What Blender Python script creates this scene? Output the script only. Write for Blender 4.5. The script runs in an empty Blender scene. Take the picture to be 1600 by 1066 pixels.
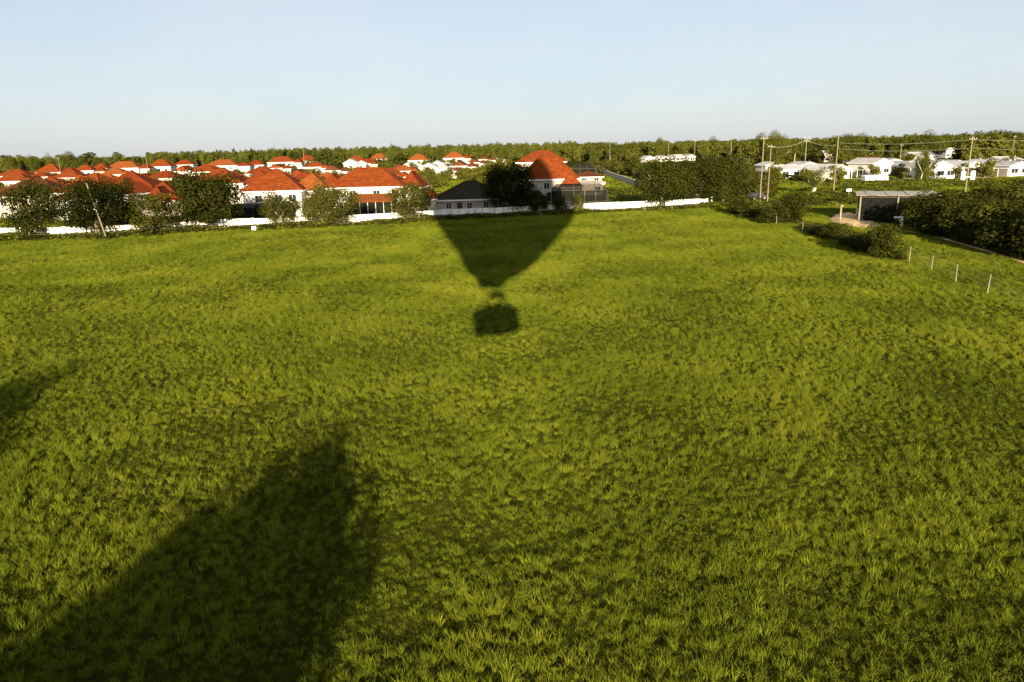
import bpy, math, random
import numpy as np
from mathutils import Vector, Matrix
random.seed(7)
RNG = np.random.default_rng(11)
S = bpy.context.scene
COL = S.collection
R = math.radians

# ------------------------------------------------------------------ camera
CAM_H, FPX = 12.0, 1120.0                       # metres above the field, focal length in photo pixels
ROLL, PITCH = math.atan(.0244), math.atan((533 - 232) / FPX)
r0 = Vector((1, 0, 0)); W_ = Vector((0, math.cos(PITCH), -math.sin(PITCH))); u0 = Vector((0, math.sin(PITCH), math.cos(PITCH)))
RX = r0 * math.cos(ROLL) - u0 * math.sin(ROLL); UP = u0 * math.cos(ROLL) + r0 * math.sin(ROLL)
cam = bpy.data.cameras.new('camera'); camo = bpy.data.objects.new('camera', cam); COL.objects.link(camo)
cam.sensor_width = 36; cam.lens = 36 * FPX / 1600; cam.clip_start = .1; cam.clip_end = 12000
camo.matrix_world = Matrix((( RX.x, UP.x, -W_.x, 0), (RX.y, UP.y, -W_.y, 0), (RX.z, UP.z, -W_.z, CAM_H), (0, 0, 0, 1)))
S.camera = camo

# ------------------------------------------------------------------ sky, sun, exposure
SUN_EL, SUN_AZ = 12.71, -1.09                   # light travels towards azimuth -1.09 deg (from +Y), so the sun stands behind the camera
w = bpy.data.worlds.new('World'); S.world = w; w.use_nodes = True
nt = w.node_tree; nt.nodes.clear()
sky = nt.nodes.new('ShaderNodeTexSky'); sky.sky_type = 'NISHITA'; sky.sun_disc = False
sky.sun_elevation = R(SUN_EL); sky.sun_rotation = R(180 + SUN_AZ); sky.altitude = 20
sky.air_density = 1.0; sky.dust_density = .75; sky.ozone_density = 2.2
bg = nt.nodes.new('ShaderNodeBackground'); bg.inputs['Strength'].default_value = .11
out = nt.nodes.new('ShaderNodeOutputWorld')
hz = nt.nodes.new('ShaderNodeMixRGB'); hz.inputs[0].default_value = .84      # thin high haze over the whole sky, slightly uneven
tc_ = nt.nodes.new('ShaderNodeTexCoord'); mp_ = nt.nodes.new('ShaderNodeMapping'); mp_.inputs['Scale'].default_value = (1.2, 1.2, 3.2)
nz_ = nt.nodes.new('ShaderNodeTexNoise'); nz_.inputs['Scale'].default_value = 1.7; nz_.inputs['Detail'].default_value = 6; nz_.inputs['Roughness'].default_value = .62
rp_ = nt.nodes.new('ShaderNodeValToRGB'); rp_.color_ramp.elements[0].position = .35; rp_.color_ramp.elements[1].position = .68
rp_.color_ramp.elements[0].color = (.88, .95, 1.06, 1); rp_.color_ramp.elements[1].color = (1.02, 1.03, 1.05, 1)
mu_ = nt.nodes.new('ShaderNodeMixRGB'); mu_.blend_type = 'MULTIPLY'; mu_.inputs[0].default_value = 1; mu_.inputs[2].default_value = (2.02, 2.05, 2.12, 1)
nt.links.new(tc_.outputs['Generated'], mp_.inputs[0]); nt.links.new(mp_.outputs[0], nz_.inputs[0]); nt.links.new(nz_.outputs[0], rp_.inputs[0]); nt.links.new(rp_.outputs[0], mu_.inputs[1]); nt.links.new(mu_.outputs[0], hz.inputs[2])
nt.links.new(sky.outputs[0], hz.inputs[1]); nt.links.new(hz.outputs[0], bg.inputs[0]); nt.links.new(bg.outputs[0], out.inputs[0])
sl = bpy.data.lights.new('sun', 'SUN'); sl.energy = 5.0; sl.angle = R(.53); sl.color = (1, .84, .62)
suno = bpy.data.objects.new('sun', sl); COL.objects.link(suno)
SD = Vector((math.sin(R(SUN_AZ)) * math.cos(R(SUN_EL)), math.cos(R(SUN_AZ)) * math.cos(R(SUN_EL)), -math.sin(R(SUN_EL))))
suno.rotation_euler = SD.to_track_quat('-Z', 'Y').to_euler(); suno.location = (0, -60, 60)
S.view_settings.view_transform = 'Standard'; S.view_settings.look = 'None'
S.view_settings.exposure = 1.5; S.view_settings.gamma = 1; S.view_settings.use_curve_mapping = False
S.cycles.max_bounces = 6; S.cycles.transparent_max_bounces = 12

# ------------------------------------------------------------------ helpers
def at(x, y, z=0.0):
    """the point of the level z that stands at photo position x, y"""
    d = W_ * FPX + RX * (x - 800) + UP * (533 - y)
    t = (z - CAM_H) / d.z
    return Vector((d.x * t, d.y * t, z))
def hor(x): return 251.5 - .0244 * x
def dist(x, D):
    """ground point D metres out in the direction of column x"""
    d = W_ * FPX + RX * (x - 800) + UP * (533 - hor(x))
    return Vector((d.x, d.y, 0)) * (D / d.y)
def height_at(p, x, y):
    """height above the ground, over point p, of photo row y"""
    d = W_ * FPX + RX * (x - 800) + UP * (533 - y)
    return CAM_H + d.z * (p.y / d.y)

def tag(o, label=None, cat=None, group=None, kind=None):
    if label: o['label'] = label
    if cat: o['category'] = cat
    if group: o['group'] = group
    if kind: o['kind'] = kind
    return o
def link(name, me, mat=None, parent=None, loc=None, rotz=None):
    o = bpy.data.objects.new(name, me); COL.objects.link(o)
    if mat is not None and me is not None and not me.materials: me.materials.append(mat)
    if parent: o.parent = parent
    if loc is not None: o.location = loc
    if rotz is not None: o.rotation_euler = (0, 0, rotz)
    return o
def empty(name, loc, rotz=0):
    o = bpy.data.objects.new(name, None); COL.objects.link(o); o.location = loc; o.rotation_euler = (0, 0, rotz)
    o.empty_display_size = .5
    return o
class MB:
    def __init__(s): s.v = []; s.f = []
    def quad(s, *ps):
        n = len(s.v); s.v += [tuple(p) for p in ps]; s.f.append(tuple(range(n, n + len(ps)))); return s
    def box(s, x0, x1, y0, y1, z0, z1):
        n = len(s.v)
        s.v += [(x, y, z) for z in (z0, z1) for x, y in ((x0, y0), (x1, y0), (x1, y1), (x0, y1))]
        s.f += [tuple(n + i for i in q) for q in ((3, 2, 1, 0), (4, 5, 6, 7), (0, 1, 5, 4), (1, 2, 6, 5), (2, 3, 7, 6), (3, 0, 4, 7))]
        return s
    def tube(s, p, q, ra, rb=None, n=8):
        rb = ra if rb is None else rb
        p, q = Vector(p), Vector(q); d = (q - p).normalized()
        a = d.orthogonal().normalized(); b = d.cross(a); k = len(s.v)
        for c, r in ((p, ra), (q, rb)):
            for i in range(n):
                t = 2 * math.pi * i / n; s.v.append(tuple(c + a * r * math.cos(t) + b * r * math.sin(t)))
        s.f += [(k + i, k + (i + 1) % n, k + n + (i + 1) % n, k + n + i) for i in range(n)]
        s.f += [tuple(k + i for i in reversed(range(n))), tuple(k + n + i for i in range(n))]
        return s
    def mesh(s, name, smooth=False):
        me = bpy.data.meshes.new(name); me.from_pydata(s.v, [], s.f); me.update()
        if smooth: me.polygons.foreach_set('use_smooth', [True] * len(me.polygons))
        return me
    def build(s, name, mat, parent=None, loc=None, rotz=None, smooth=False):
        return link(name, s.mesh(name, smooth), mat, parent, loc, rotz)
def np_mesh(name, V, F):
    """V n*3, F m*k"""
    me = bpy.data.meshes.new(name); k = F.shape[1]
    me.vertices.add(len(V)); me.vertices.foreach_set('co', V.astype(np.float32).ravel())
    me.loops.add(F.size); me.loops.foreach_set('vertex_index', F.astype(np.int32).ravel())
    me.polygons.add(len(F)); me.polygons.foreach_set('loop_start', np.arange(0, F.size, k, dtype=np.int32))
    me.polygons.foreach_set('loop_total', np.full(len(F), k, np.int32)); me.update(); me.validate()
    return me

# ------------------------------------------------------------------ materials
def material(name):
    m = bpy.data.materials.new(name); m.use_nodes = True; t = m.node_tree
    return m, t, t.nodes['Principled BSDF'], t.nodes.new, t.links.new
def noise_mat(name, c1, c2, scale=3., rough=.8, bump=0., detail=5., space='Object', spec=.08, stretch=None):
    m, t, b, N, L = material(name)
    tc = N('ShaderNodeTexCoord'); mp = N('ShaderNodeMapping'); L(tc.outputs[space], mp.inputs[0])
    if stretch: mp.inputs['Scale'].default_value = stretch
    n = N('ShaderNodeTexNoise'); n.inputs['Scale'].default_value = scale; n.inputs['Detail'].default_value = detail; L(mp.outputs[0], n.inputs[0])
    r = N('ShaderNodeValToRGB'); r.color_ramp.elements[0].position = .35; r.color_ramp.elements[1].position = .65
    r.color_ramp.elements[0].color = (*c1, 1); r.color_ramp.elements[1].color = (*c2, 1)
    L(n.outputs[0], r.inputs[0]); L(r.outputs[0], b.inputs['Base Color'])
    b.inputs['Roughness'].default_value = rough; b.inputs['Specular IOR Level'].default_value = spec
    if bump:
        bp = N('ShaderNodeBump'); bp.inputs['Strength'].default_value = bump; L(n.outputs[0], bp.inputs['Height']); L(bp.outputs[0], b.inputs['Normal'])
    return m
def leaf_mat(name, dark, light, trans=.25, world_scale=.25, yellow=None):
    """leaf: diffuse plus some light let through; colour varies per instance and with slow world noise"""
    m = bpy.data.materials.new(name); m.use_nodes = True; t = m.node_tree; t.nodes.clear(); N, L = t.nodes.new, t.links.new
    g = N('ShaderNodeNewGeometry'); oi = N('ShaderNodeObjectInfo')
    n1 = N('ShaderNodeTexNoise'); n1.inputs['Scale'].default_value = world_scale; n1.inputs['Detail'].default_value = 4; L(g.outputs['Position'], n1.inputs[0])
    a = N('ShaderNodeMath'); a.operation = 'MULTIPLY_ADD'; a.inputs[1].default_value = .45; L(oi.outputs['Random'], a.inputs[0])
    k = N('ShaderNodeMath'); k.operation = 'MULTIPLY_ADD'; k.inputs[1].default_value = 1.5; k.inputs[2].default_value = -.45
    L(n1.outputs[0], k.inputs[0]); L(k.outputs[0], a.inputs[2])
    ra = N('ShaderNodeMath'); ra.operation = 'MULTIPLY_ADD'; ra.inputs[1].default_value = .3; L(g.outputs['Random Per Island'], ra.inputs[0]); L(a.outputs[0], ra.inputs[2])
    r = N('ShaderNodeValToRGB'); e = r.color_ramp.elements
    e[0].position = .1; e[0].color = (*dark, 1); e[1].position = .95; e[1].color = (*light, 1)
    if yellow: x = e.new(1.0); x.color = (*yellow, 1)
    L(ra.outputs[0], r.inputs[0])
    d = N('ShaderNodeBsdfDiffuse'); tr = N('ShaderNodeBsdfTranslucent'); mx = N('ShaderNodeMixShader'); mx.inputs[0].default_value = trans
    L(r.outputs[0], d.inputs[0]); L(r.outputs[0], tr.inputs[0]); L(d.outputs[0], mx.inputs[1]); L(tr.outputs[0], mx.inputs[2])
    o = N('ShaderNodeOutputMaterial'); L(mx.outputs[0], o.inputs[0])
    return m
def roof_mat(name, c1, c2):
    """clay tiles: rows of rolls as fine relief, uneven firing colour, some dirt"""
    m, t, b, N, L = material(name)
    tc = N('ShaderNodeTexCoord')
    n = N('ShaderNodeTexNoise'); n.inputs['Scale'].default_value = 1.1; n.inputs['Detail'].default_value = 9; n.inputs['Roughness'].default_value = .7; L(tc.outputs['Object'], n.inputs[0])
    r = N('ShaderNodeValToRGB'); r.color_ramp.elements[0].position = .3; r.color_ramp.elements[1].position = .7
    r.color_ramp.elements[0].color = (*c1, 1); r.color_ramp.elements[1].color = (*c2, 1); L(n.outputs[0], r.inputs[0])
    wv = N('ShaderNodeTexWave'); wv.bands_direction = 'Z'; wv.inputs['Scale'].default_value = 1.15; wv.inputs['Distortion'].default_value = 1.6; wv.inputs['Detail'].default_value = 3; L(tc.outputs['Object'], wv.inputs[0])
    mx = N('ShaderNodeMixRGB'); mx.blend_type = 'MULTIPLY'; mx.inputs[0].default_value = .2; L(r.outputs[0], mx.inputs[1]); L(wv.outputs[0], mx.inputs[2])
    L(mx.outputs[0], b.inputs['Base Color']); b.inputs['Roughness'].default_value = .85; b.inputs['Specular IOR Level'].default_value = .03
    bp = N('ShaderNodeBump'); bp.inputs['Strength'].default_value = .3; bp.inputs['Distance'].default_value = .06; L(wv.outputs[0], bp.inputs['Height']); L(bp.outputs[0], b.inputs['Normal'])
    return m
def glass_mat(name):
    m, t, b, N, L = material(name)
    b.inputs['Base Color'].default_value = (.02, .025, .03, 1); b.inputs['Roughness'].default_value = .12; b.inputs['Specular IOR Level'].default_value = .5
    return m
def screen_mat(name, dens=.82):
    m = bpy.data.materials.new(name); m.use_nodes = True; t = m.node_tree; t.nodes.clear(); N, L = t.nodes.new, t.links.new
    d = N('ShaderNodeBsdfDiffuse'); d.inputs[0].default_value = (.014, .014, .011, 1); tr = N('ShaderNodeBsdfTransparent')
    mx = N('ShaderNodeMixShader'); mx.inputs[0].default_value = dens; L(tr.outputs[0], mx.inputs[1]); L(d.outputs[0], mx.inputs[2])
    o = N('ShaderNodeOutputMaterial'); L(mx.outputs[0], o.inputs[0])
    return m
M = {}
M['ground'] = noise_mat('meadow_soil', (.020, .022, .006), (.045, .050, .009), .35, 1., .3, 8, spec=0.)
M['sand'] = noise_mat('bare_sand', (.50, .32, .15), (.64, .45, .24), 1.4, .95, .3, 8)
M['asphalt'] = noise_mat('worn_asphalt', (.07, .065, .055), (.12, .11, .095), 2.5, .9, .1)
M['track'] = noise_mat('dusty_track', (.30, .23, .12), (.42, .33, .19), 1.2, .95, .2)
M['white_wall'] = noise_mat('painted_block', (.72, .70, .64), (.84, .82, .77), .8, .85, .05, 8)
_m = M['white_wall']; _t = _m.node_tree; _b = _t.nodes['Principled BSDF']; _src = _b.inputs['Base Color'].links[0].from_socket
_tc = _t.nodes.new('ShaderNodeTexCoord'); _mp = _t.nodes.new('ShaderNodeMapping'); _mp.inputs['Scale'].default_value = (2.2, 2.2, .35); _n = _t.nodes.new('ShaderNodeTexNoise'); _n.inputs['Scale'].default_value = 1.3; _n.inputs['Detail'].default_value = 8
_oi = _t.nodes.new('ShaderNodeObjectInfo'); _va = _t.nodes.new('ShaderNodeVectorMath'); _t.links.new(_tc.outputs['Object'], _va.inputs[0]); _t.links.new(_oi.outputs['Location'], _va.inputs[1]); _t.links.new(_va.outputs[0], _mp.inputs[0]); _t.links.new(_mp.outputs[0], _n.inputs[0])
_r = _t.nodes.new('ShaderNodeValToRGB'); _r.color_ramp.elements[0].position = .34; _r.color_ramp.elements[0].color = (.45, .42, .33, 1); _r.color_ramp.elements[1].position = .56; _r.color_ramp.elements[1].color = (1, 1, 1, 1); _t.links.new(_n.outputs[0], _r.inputs[0])
_x = _t.nodes.new('ShaderNodeMixRGB'); _x.blend_type = 'MULTIPLY'; _x.inputs[0].default_value = .8; _t.links.new(_src, _x.inputs[1]); _t.links.new(_r.outputs[0], _x.inputs[2]); _t.links.new(_x.outputs[0], _b.inputs['Base Color'])
M['stucco_white'] = noise_mat('white_stucco', (.58, .54, .46), (.68, .64, .56), .9, .9, .05)
M['stucco_cream'] = noise_mat('cream_stucco', (.52, .45, .34), (.60, .53, .41), .9, .9, .05)
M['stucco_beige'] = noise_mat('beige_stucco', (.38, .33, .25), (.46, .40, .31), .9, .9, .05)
M['trim'] = noise_mat('white_trim', (.74, .72, .67), (.82, .80, .76), 2, .6)
M['roof_a'] = roof_mat('orange_clay_tile', (.105, .018, .0045), (.235, .058, .013))
M['roof_b'] = roof_mat('red_clay_tile', (.10, .018, .005), (.21, .042, .011))
M['roof_c'] = roof_mat('brown_clay_tile', (.07, .023, .010), (.125, .042, .018))
M['roof_d'] = roof_mat('dull_clay_tile', (.15, .034, .008), (.26, .085, .022))
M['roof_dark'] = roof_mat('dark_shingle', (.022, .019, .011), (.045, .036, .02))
M['roof_grey'] = noise_mat('grey_metal_roof', (.36, .35, .33), (.50, .49, .46), .9, .6, .05, 6, stretch=(1, 4, 1))
M['roof_white'] = noise_mat('white_metal_roof', (.29, .28, .27), (.42, .40, .38), .9, .6, .05)
M['roof_tin'] = noise_mat('weathered_tin', (.24, .21, .17), (.42, .37, .30), 1.2, .7, .1, 8, stretch=(4, 1, 1))
M['glass'] = glass_mat('window_glass')
M['screen'] = screen_mat('insect_screen')
M['shed_dark'] = noise_mat('shed_wall_shade_black', (.006, .006, .005), (.012, .012, .009), 2, .95)  # black for the shed's side wall and its painted interior shade
M['alu'] = noise_mat('bronze_aluminium', (.07, .06, .045), (.10, .085, .065), 3, .5)
M['alu_light'] = noise_mat('pale_aluminium', (.45, .42, .36), (.55, .52, .46), 3, .5)
M['wood'] = noise_mat('weathered_wood', (.17, .145, .09), (.30, .26, .17), 2, .9, .2, 6, stretch=(8, 8, .6))
M['pole'] = noise_mat('utility_pole_wood', (.14, .12, .075), (.24, .21, .13), 2, .9, .2, 6, stretch=(8, 8, .4))
M['dark_wood'] = noise_mat('dark_boards', (.035, .030, .022), (.07, .058, .04), 2, .9, .2, 6, stretch=(6, 6, .5))
M['bark'] = noise_mat('oak_bark', (.13, .10, .065), (.26, .21, .14), 4, .95, .5, 8, stretch=(3, 3, .6))
M['pale_bark'] = noise_mat('pale_bark', (.34, .29, .20), (.48, .42, .30), 4, .95, .4, 8, stretch=(3, 3, .6))
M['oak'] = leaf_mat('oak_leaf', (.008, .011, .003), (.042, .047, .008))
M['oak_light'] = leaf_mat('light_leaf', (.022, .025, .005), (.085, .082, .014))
M['yard'] = leaf_mat('yard_leaf', (.030, .040, .007), (.115, .115, .016))
M['far'] = leaf_mat('wood_leaf', (.028, .036, .007), (.105, .108, .016), world_scale=.05)
M['pine'] = leaf_mat('pine_needle', (.026, .036, .008), (.098, .104, .017), world_scale=.05)
M['hedge'] = leaf_mat('hedge_leaf', (.010, .014, .003), (.062, .064, .011), world_scale=.6)
M['palm'] = leaf_mat('palm_leaf', (.045, .065, .010), (.12, .13, .018))
M['grass'] = leaf_mat('grass_blade', (.050, .078, .006), (.180, .206, .016), .2, .11, (.205, .205, .02))
M['under'] = leaf_mat('short_grass', (.024, .036, .004), (.080, .095, .009), .2, .3)
M['weed'] = leaf_mat('weed_leaf', (.045, .062, .007), (.125, .135, .014), .2, .2)
M['nylon'] = noise_mat('balloon_nylon', (.35, .05, .04), (.50, .09, .05), .2, .6)
M['nylon_b'] = noise_mat('balloon_nylon_yellow', (.60, .42, .05), (.70, .50, .08), .2, .6)
M['wicker'] = noise_mat('wicker', (.20, .11, .05), (.38, .24, .11), 14, .8, .6, 4, stretch=(1, 1, 6))
M['leather'] = noise_mat('brown_leather', (.09, .05, .03), (.14, .08, .05), 5, .5, .1)
M['steel'] = noise_mat('brushed_steel', (.35, .35, .35), (.5, .5, .5), 5, .35)
M['car_white'] = noise_mat('white_car_paint', (.72, .72, .70), (.80, .80, .78), 1, .3, 0, 2, spec=.5)
M['car_dark'] = noise_mat('dark_car_paint', (.03, .028, .025), (.05, .045, .04), 1, .3, 0, 2, spec=.5)
M['tyre'] = noise_mat('black_rubber', (.015, .015, .015), (.03, .03, .03), 5, .9)
M['pvc'] = noise_mat('white_pvc', (.75, .74, .70), (.82, .81, .77), 4, .5)
M['wire'] = noise_mat('bare_wire', (.50, .47, .30), (.60, .56, .38), 5, .5)

# ------------------------------------------------------------------ leaf, grass and tree meshes (prototypes, shared)
def leaf_quads(P, Nrm, L, Wd, rng):
    """one bent-diamond leaf per point; returns V, F"""
    n = len(P); t = rng.normal(size=(n, 3)); Nn = Nrm / np.linalg.norm(Nrm, axis=1, keepdims=True)
    t -= (t * Nn).sum(1, keepdims=True) * Nn; t /= np.linalg.norm(t, axis=1, keepdims=True); b = np.cross(Nn, t)
    L = L[:, None]; Wd = Wd[:, None]
    V = np.stack([P - t * L, P + b * Wd + Nn * L * .12, P + t * L, P - b * Wd + Nn * L * .12], 1).reshape(-1, 3)
    F = np.arange(4 * n).reshape(n, 4)
    return V, F
def crown_mesh(name, seed, nblob=16, nleaf=3200, ls=.034, shape='round', fill=.55):
    """crown in the unit box: x,y in -.5...5, z in 0..1; leaves on lumpy limbs with gaps between the lumps"""
    rng = np.random.default_rng(seed); C = []; Rr = []
    for i in range(nblob):
        for _ in range(60):
            p = rng.uniform(-1, 1, 3)
            if shape == 'cone':
                hz = (p[2] + 1) / 2; ok = math.hypot(p[0], p[1]) < .15 + .85 * (1 - hz) ** .8
            elif shape == 'pine': ok = math.hypot(p[0], p[1]) < (.85 if p[2] > -.35 else .35) * (1.05 - max(0, p[2]) * .6)
            else: ok = (abs(p[0]) ** 2.6 + abs(p[1]) ** 2.6 + abs(p[2]) ** 2.6) < .86 and np.linalg.norm(p) > .25 and (p[2] < .2 or np.linalg.norm(p) < .98)
            if ok: break
        C.append(p * [.36, .36, .38]); Rr.append(rng.uniform(.13, .22) * (1 if shape != 'pine' else .75))
    C = np.array(C); Rr = np.array(Rr)
    pr = Rr ** 2 / np.sum(Rr ** 2); idx = rng.choice(nblob, nleaf, p=pr)
    d = rng.normal(size=(nleaf, 3)); d /= np.linalg.norm(d, axis=1, keepdims=True)
    rad = rng.uniform(fill, 1.08, nleaf) ** .7
    P = C[idx] + d * (Rr[idx] * rad)[:, None] * [1, 1, .8]
    P += [0, 0, .5]
    Nn = d + rng.normal(size=(nleaf, 3)) * .55 + [0, 0, .25]
    l = rng.uniform(.6, 1.25, nleaf) * ls
    V, F = leaf_quads(P, Nn, l, l * .55, rng)
    lo, hi = np.percentile(V, 1, axis=0), np.percentile(V, 99, axis=0)
    V[:, 2] = (V[:, 2] - lo[2]) / (hi[2] - lo[2]); V[:, :2] = (V[:, :2] - (lo + hi)[:2] / 2) / (hi - lo)[:2]
    return np_mesh(name, V, F)
def trunk_mesh(name, seed, forks=5, lean=.04, top=.62, r=.045):
    rng = random.Random(seed); m = MB(); p = Vector((0, 0, -.02)); z = 0; rr = r
    fork = .3
    q = Vector((rng.uniform(-lean, lean), rng.uniform(-lean, lean), fork)); m.tube(p, q, r * 1.25, r * .85, 8)
    for i in range(forks):
        a = 2 * math.pi * i / forks + rng.uniform(-.5, .5); l = rng.uniform(.12, .26)
        e = q + Vector((math.cos(a) * l, math.sin(a) * l, rng.uniform(.15, top - fork))); m.tube(q - Vector((0, 0, .02)), e, r * .6, r * .3, 6)
        for k in range(2):
            b = a + rng.uniform(-.9, .9); m.tube(e, e + Vector((math.cos(b) * .12, math.sin(b) * .12, rng.uniform(.05, .18))), r * .3, r * .12, 5)
    return m.mesh(name, True)
CROWN = {}
for i in range(5): CROWN['oak%d' % i] = crown_mesh('oak_crown', 40 + i, 44, 12000, .0175, fill=.35)
for i in range(3): CROWN['light%d' % i] = crown_mesh('light_crown', 60 + i, 26, 6000, .02, fill=.2)
for i in range(4): CROWN['yard%d' % i] = crown_mesh('yard_crown', 80 + i, 14, 1700, .038)
for i in range(3): CROWN['shrub%d' % i] = crown_mesh('shrub_crown', 100 + i, 20, 4200, .026)
for i in range(3): CROWN['pine%d' % i] = crown_mesh('pine_crown', 120 + i, 14, 800, .045, 'pine')
for i in range(3): CROWN['far%d' % i] = crown_mesh('far_crown', 140 + i, 11, 700, .055)
for i in range(2): CROWN['dense%d' % i] = crown_mesh('dense_crown', 160 + i, 34, 9000, .032, fill=.1)
TRUNK = {'oak': trunk_mesh('oak_trunk', 1), 'oakb': trunk_mesh('oak_trunk', 2, 6), 'light': trunk_mesh('slim_trunk', 3, 4, .06, .7, .024), 'yard': trunk_mesh('yard_trunk', 4, 4, .05, .6, .03)}
def tree(name, label, base, w_, h, crown, trunk='oak', mat='oak', clear=.15, group=None, rot=None, cat='tree', depth=None, bark='bark'):
    """a tree: tapered forked trunk, crown of leaves from clear*h up to h"""
    t = empty(name, base, 0); tag(t, label, cat, group)
    rz = random.uniform(0, 6.28) if rot is None else rot
    if trunk:
        k = link('trunk', TRUNK[trunk], None, t, (0, 0, 0), rz); k.scale = (h * 1.0, h * 1.0, h); 
        if not TRUNK[trunk].materials: TRUNK[trunk].materials.append(M[bark])
    me = CROWN[crown]
    if not me.materials: me.materials.append(M[mat])
    c = link('crown', me, None, t, (0, 0, clear * h), 0); c.scale = (w_, depth or w_, h * (1 - clear))
    c.rotation_euler.z = random.choice((0, math.pi)) if depth else rz
    if c.material_slots[0].material is not M[mat]:
        c.material_slots[0].link = 'OBJECT'; c.material_slots[0].material = M[mat]
    return t

def scatter(name, P, ROT, SCL, VID, variants, label, cat, mats):
    """one uncountable mass: instances of the variant meshes on points"""
    me = bpy.data.meshes.new(name); me.vertices.add(len(P)); me.vertices.foreach_set('co', P.astype(np.float32).ravel())
    for nm, dat, ty, key in (('rot', ROT, 'FLOAT_VECTOR', 'vector'), ('scl', SCL, 'FLOAT_VECTOR', 'vector'), ('vid', VID, 'INT', 'value')):
        a = me.attributes.new(nm, ty, 'POINT'); a.data.foreach_set(key, np.ascontiguousarray(dat.astype(np.int32 if ty == 'INT' else np.float32)).ravel())
    o = bpy.data.objects.new(name, me); COL.objects.link(o); tag(o, label, cat, None, 'stuff')
    c = bpy.data.collections.new(name + '_pieces')
    for i, v in enumerate(variants):
        vo = bpy.data.objects.new('%s_piece_%02d' % (name, i), v); c.objects.link(vo)
    g = bpy.data.node_groups.new(name + '_scatter', 'GeometryNodeTree')
    g.interface.new_socket('Geometry', in_out='INPUT', socket_type='NodeSocketGeometry'); g.interface.new_socket('Geometry', in_out='OUTPUT', socket_type='NodeSocketGeometry')
    N, L = g.nodes.new, g.links.new
    gi = N('NodeGroupInput'); go = N('NodeGroupOutput'); ci = N('GeometryNodeCollectionInfo'); ci.inputs['Collection'].default_value = c
    ci.inputs['Separate Children'].default_value = True; ci.inputs['Reset Children'].default_value = True
    ip = N('GeometryNodeInstanceOnPoints'); ip.inputs['Pick Instance'].default_value = True
    def attr(nm, ty):
        a = N('GeometryNodeInputNamedAttribute'); a.data_type = ty; a.inputs['Name'].default_value = nm; return [s for s in a.outputs if s.enabled][0]
    e2r = N('FunctionNodeEulerToRotation'); L(attr('rot', 'FLOAT_VECTOR'), e2r.inputs[0])
    L(gi.outputs[0], ip.inputs['Points']); L(ci.outputs[0], ip.inputs['Instance']); L(attr('vid', 'INT'), ip.inputs['Instance Index'])
    L(e2r.outputs[0], ip.inputs['Rotation']); L(attr('scl', 'FLOAT_VECTOR'), ip.inputs['Scale']); L(ip.outputs[0], go.inputs[0])
    md = o.modifiers.new('scatter', 'NODES'); md.node_group = g
    return o
def blade_mesh(name, seed, n, h, spread, bw, lean, mat):
    """a tuft of n bent tapering blades"""
    rng = np.random.default_rng(seed)
    a = rng.uniform(0, 2 * np.pi, n); rad = spread * np.sqrt(rng.uniform(0, 1, n))
    base = np.stack([np.cos(a) * rad, np.sin(a) * rad, np.full(n, -.02)], 1)
    hh = h * rng.uniform(.55, 1.15, n); ln = lean * rng.uniform(.2, 1.3, n) * hh; da = a + rng.normal(0, .9, n)
    d = np.stack([np.cos(da), np.sin(da), np.zeros(n)], 1); fa = rng.uniform(0, np.pi, n)
    s = np.stack([np.cos(fa), np.sin(fa), np.zeros(n)], 1) * (bw * rng.uniform(.6, 1.3, n))[:, None]
    up = np.array([0, 0, 1.])
    mid = base + up * (hh * .6)[:, None] + d * (ln * .35)[:, None]; tip = base + up * hh[:, None] + d * ln[:, None]
    V = np.stack([base - s * .6, base + s * .6, mid + s * .8, mid - s * .8, tip], 1).reshape(-1, 3)
    i = np.arange(n)[:, None] * 5
    me = bpy.data.meshes.new(name); q = (i + [0, 1, 2, 3]).tolist(); tr = (i + [3, 2, 4]).tolist()
    me.from_pydata(V.tolist(), [], q + tr); me.update(); me.materials.append(mat); return me
def weed_mesh(name, seed, n, h, spread, ls, mat):
    rng = np.random.default_rng(seed)
    P = rng.normal(size=(n, 3)) * [spread * .5, spread * .5, 0]; P[:, 2] = rng.uniform(.25, 1, n) * h * np.exp(-(P[:, 0] ** 2 + P[:, 1] ** 2) / (spread * spread * 1.5))
    Nn = rng.normal(size=(n, 3)) * .7 + [0, -.2, .9]; l = rng.uniform(.6, 1.3, n) * ls
    V, F = leaf_quads(P, Nn, l, l * .6, rng); me = np_mesh(name, V, F); me.materials.append(mat); return me

# ------------------------------------------------------------------ the setting
def sheet(name, pts, z, mat, kind='structure'):
    m = MB(); m.quad(*[(p.x, p.y, z) for p in pts]); o = m.build(name, mat); tag(o, None, None, None, kind); return o
G_ = MB(); G_.quad((-4000, -600, 0), (4000, -600, 0), (4000, 8000, 0), (-4000, 8000, 0)).build('ground', M['ground'])['kind'] = 'structure'
SAND = [at(x, y) for x, y in ((1294, 343), (1306, 335), (1325, 332), (1345, 338), (1382, 354), (1362, 358), (1335, 356), (1303, 350))]
ROADS = []
def road(name, pts, wd, z, mat):
    m = MB(); L_, R_ = [], []
    for i, p in enumerate(pts):
        d = (pts[min(i + 1, len(pts) - 1)] - pts[max(i - 1, 0)]).normalized(); s = Vector((-d.y, d.x, 0)) * wd / 2
        L_.append(p + s); R_.append(p - s)
    for i in range(len(pts) - 1):
        m.quad(*[(q.x, q.y, z) for q in (R_[i], R_[i + 1], L_[i + 1], L_[i])])
    o = m.build(name, mat); o['kind'] = 'structure'
    for i in range(len(pts) - 1): ROADS.append((pts[i], pts[i + 1], wd / 2 + .3))
c_ = sum(SAND, Vector()) / len(SAND); m = MB()
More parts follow.
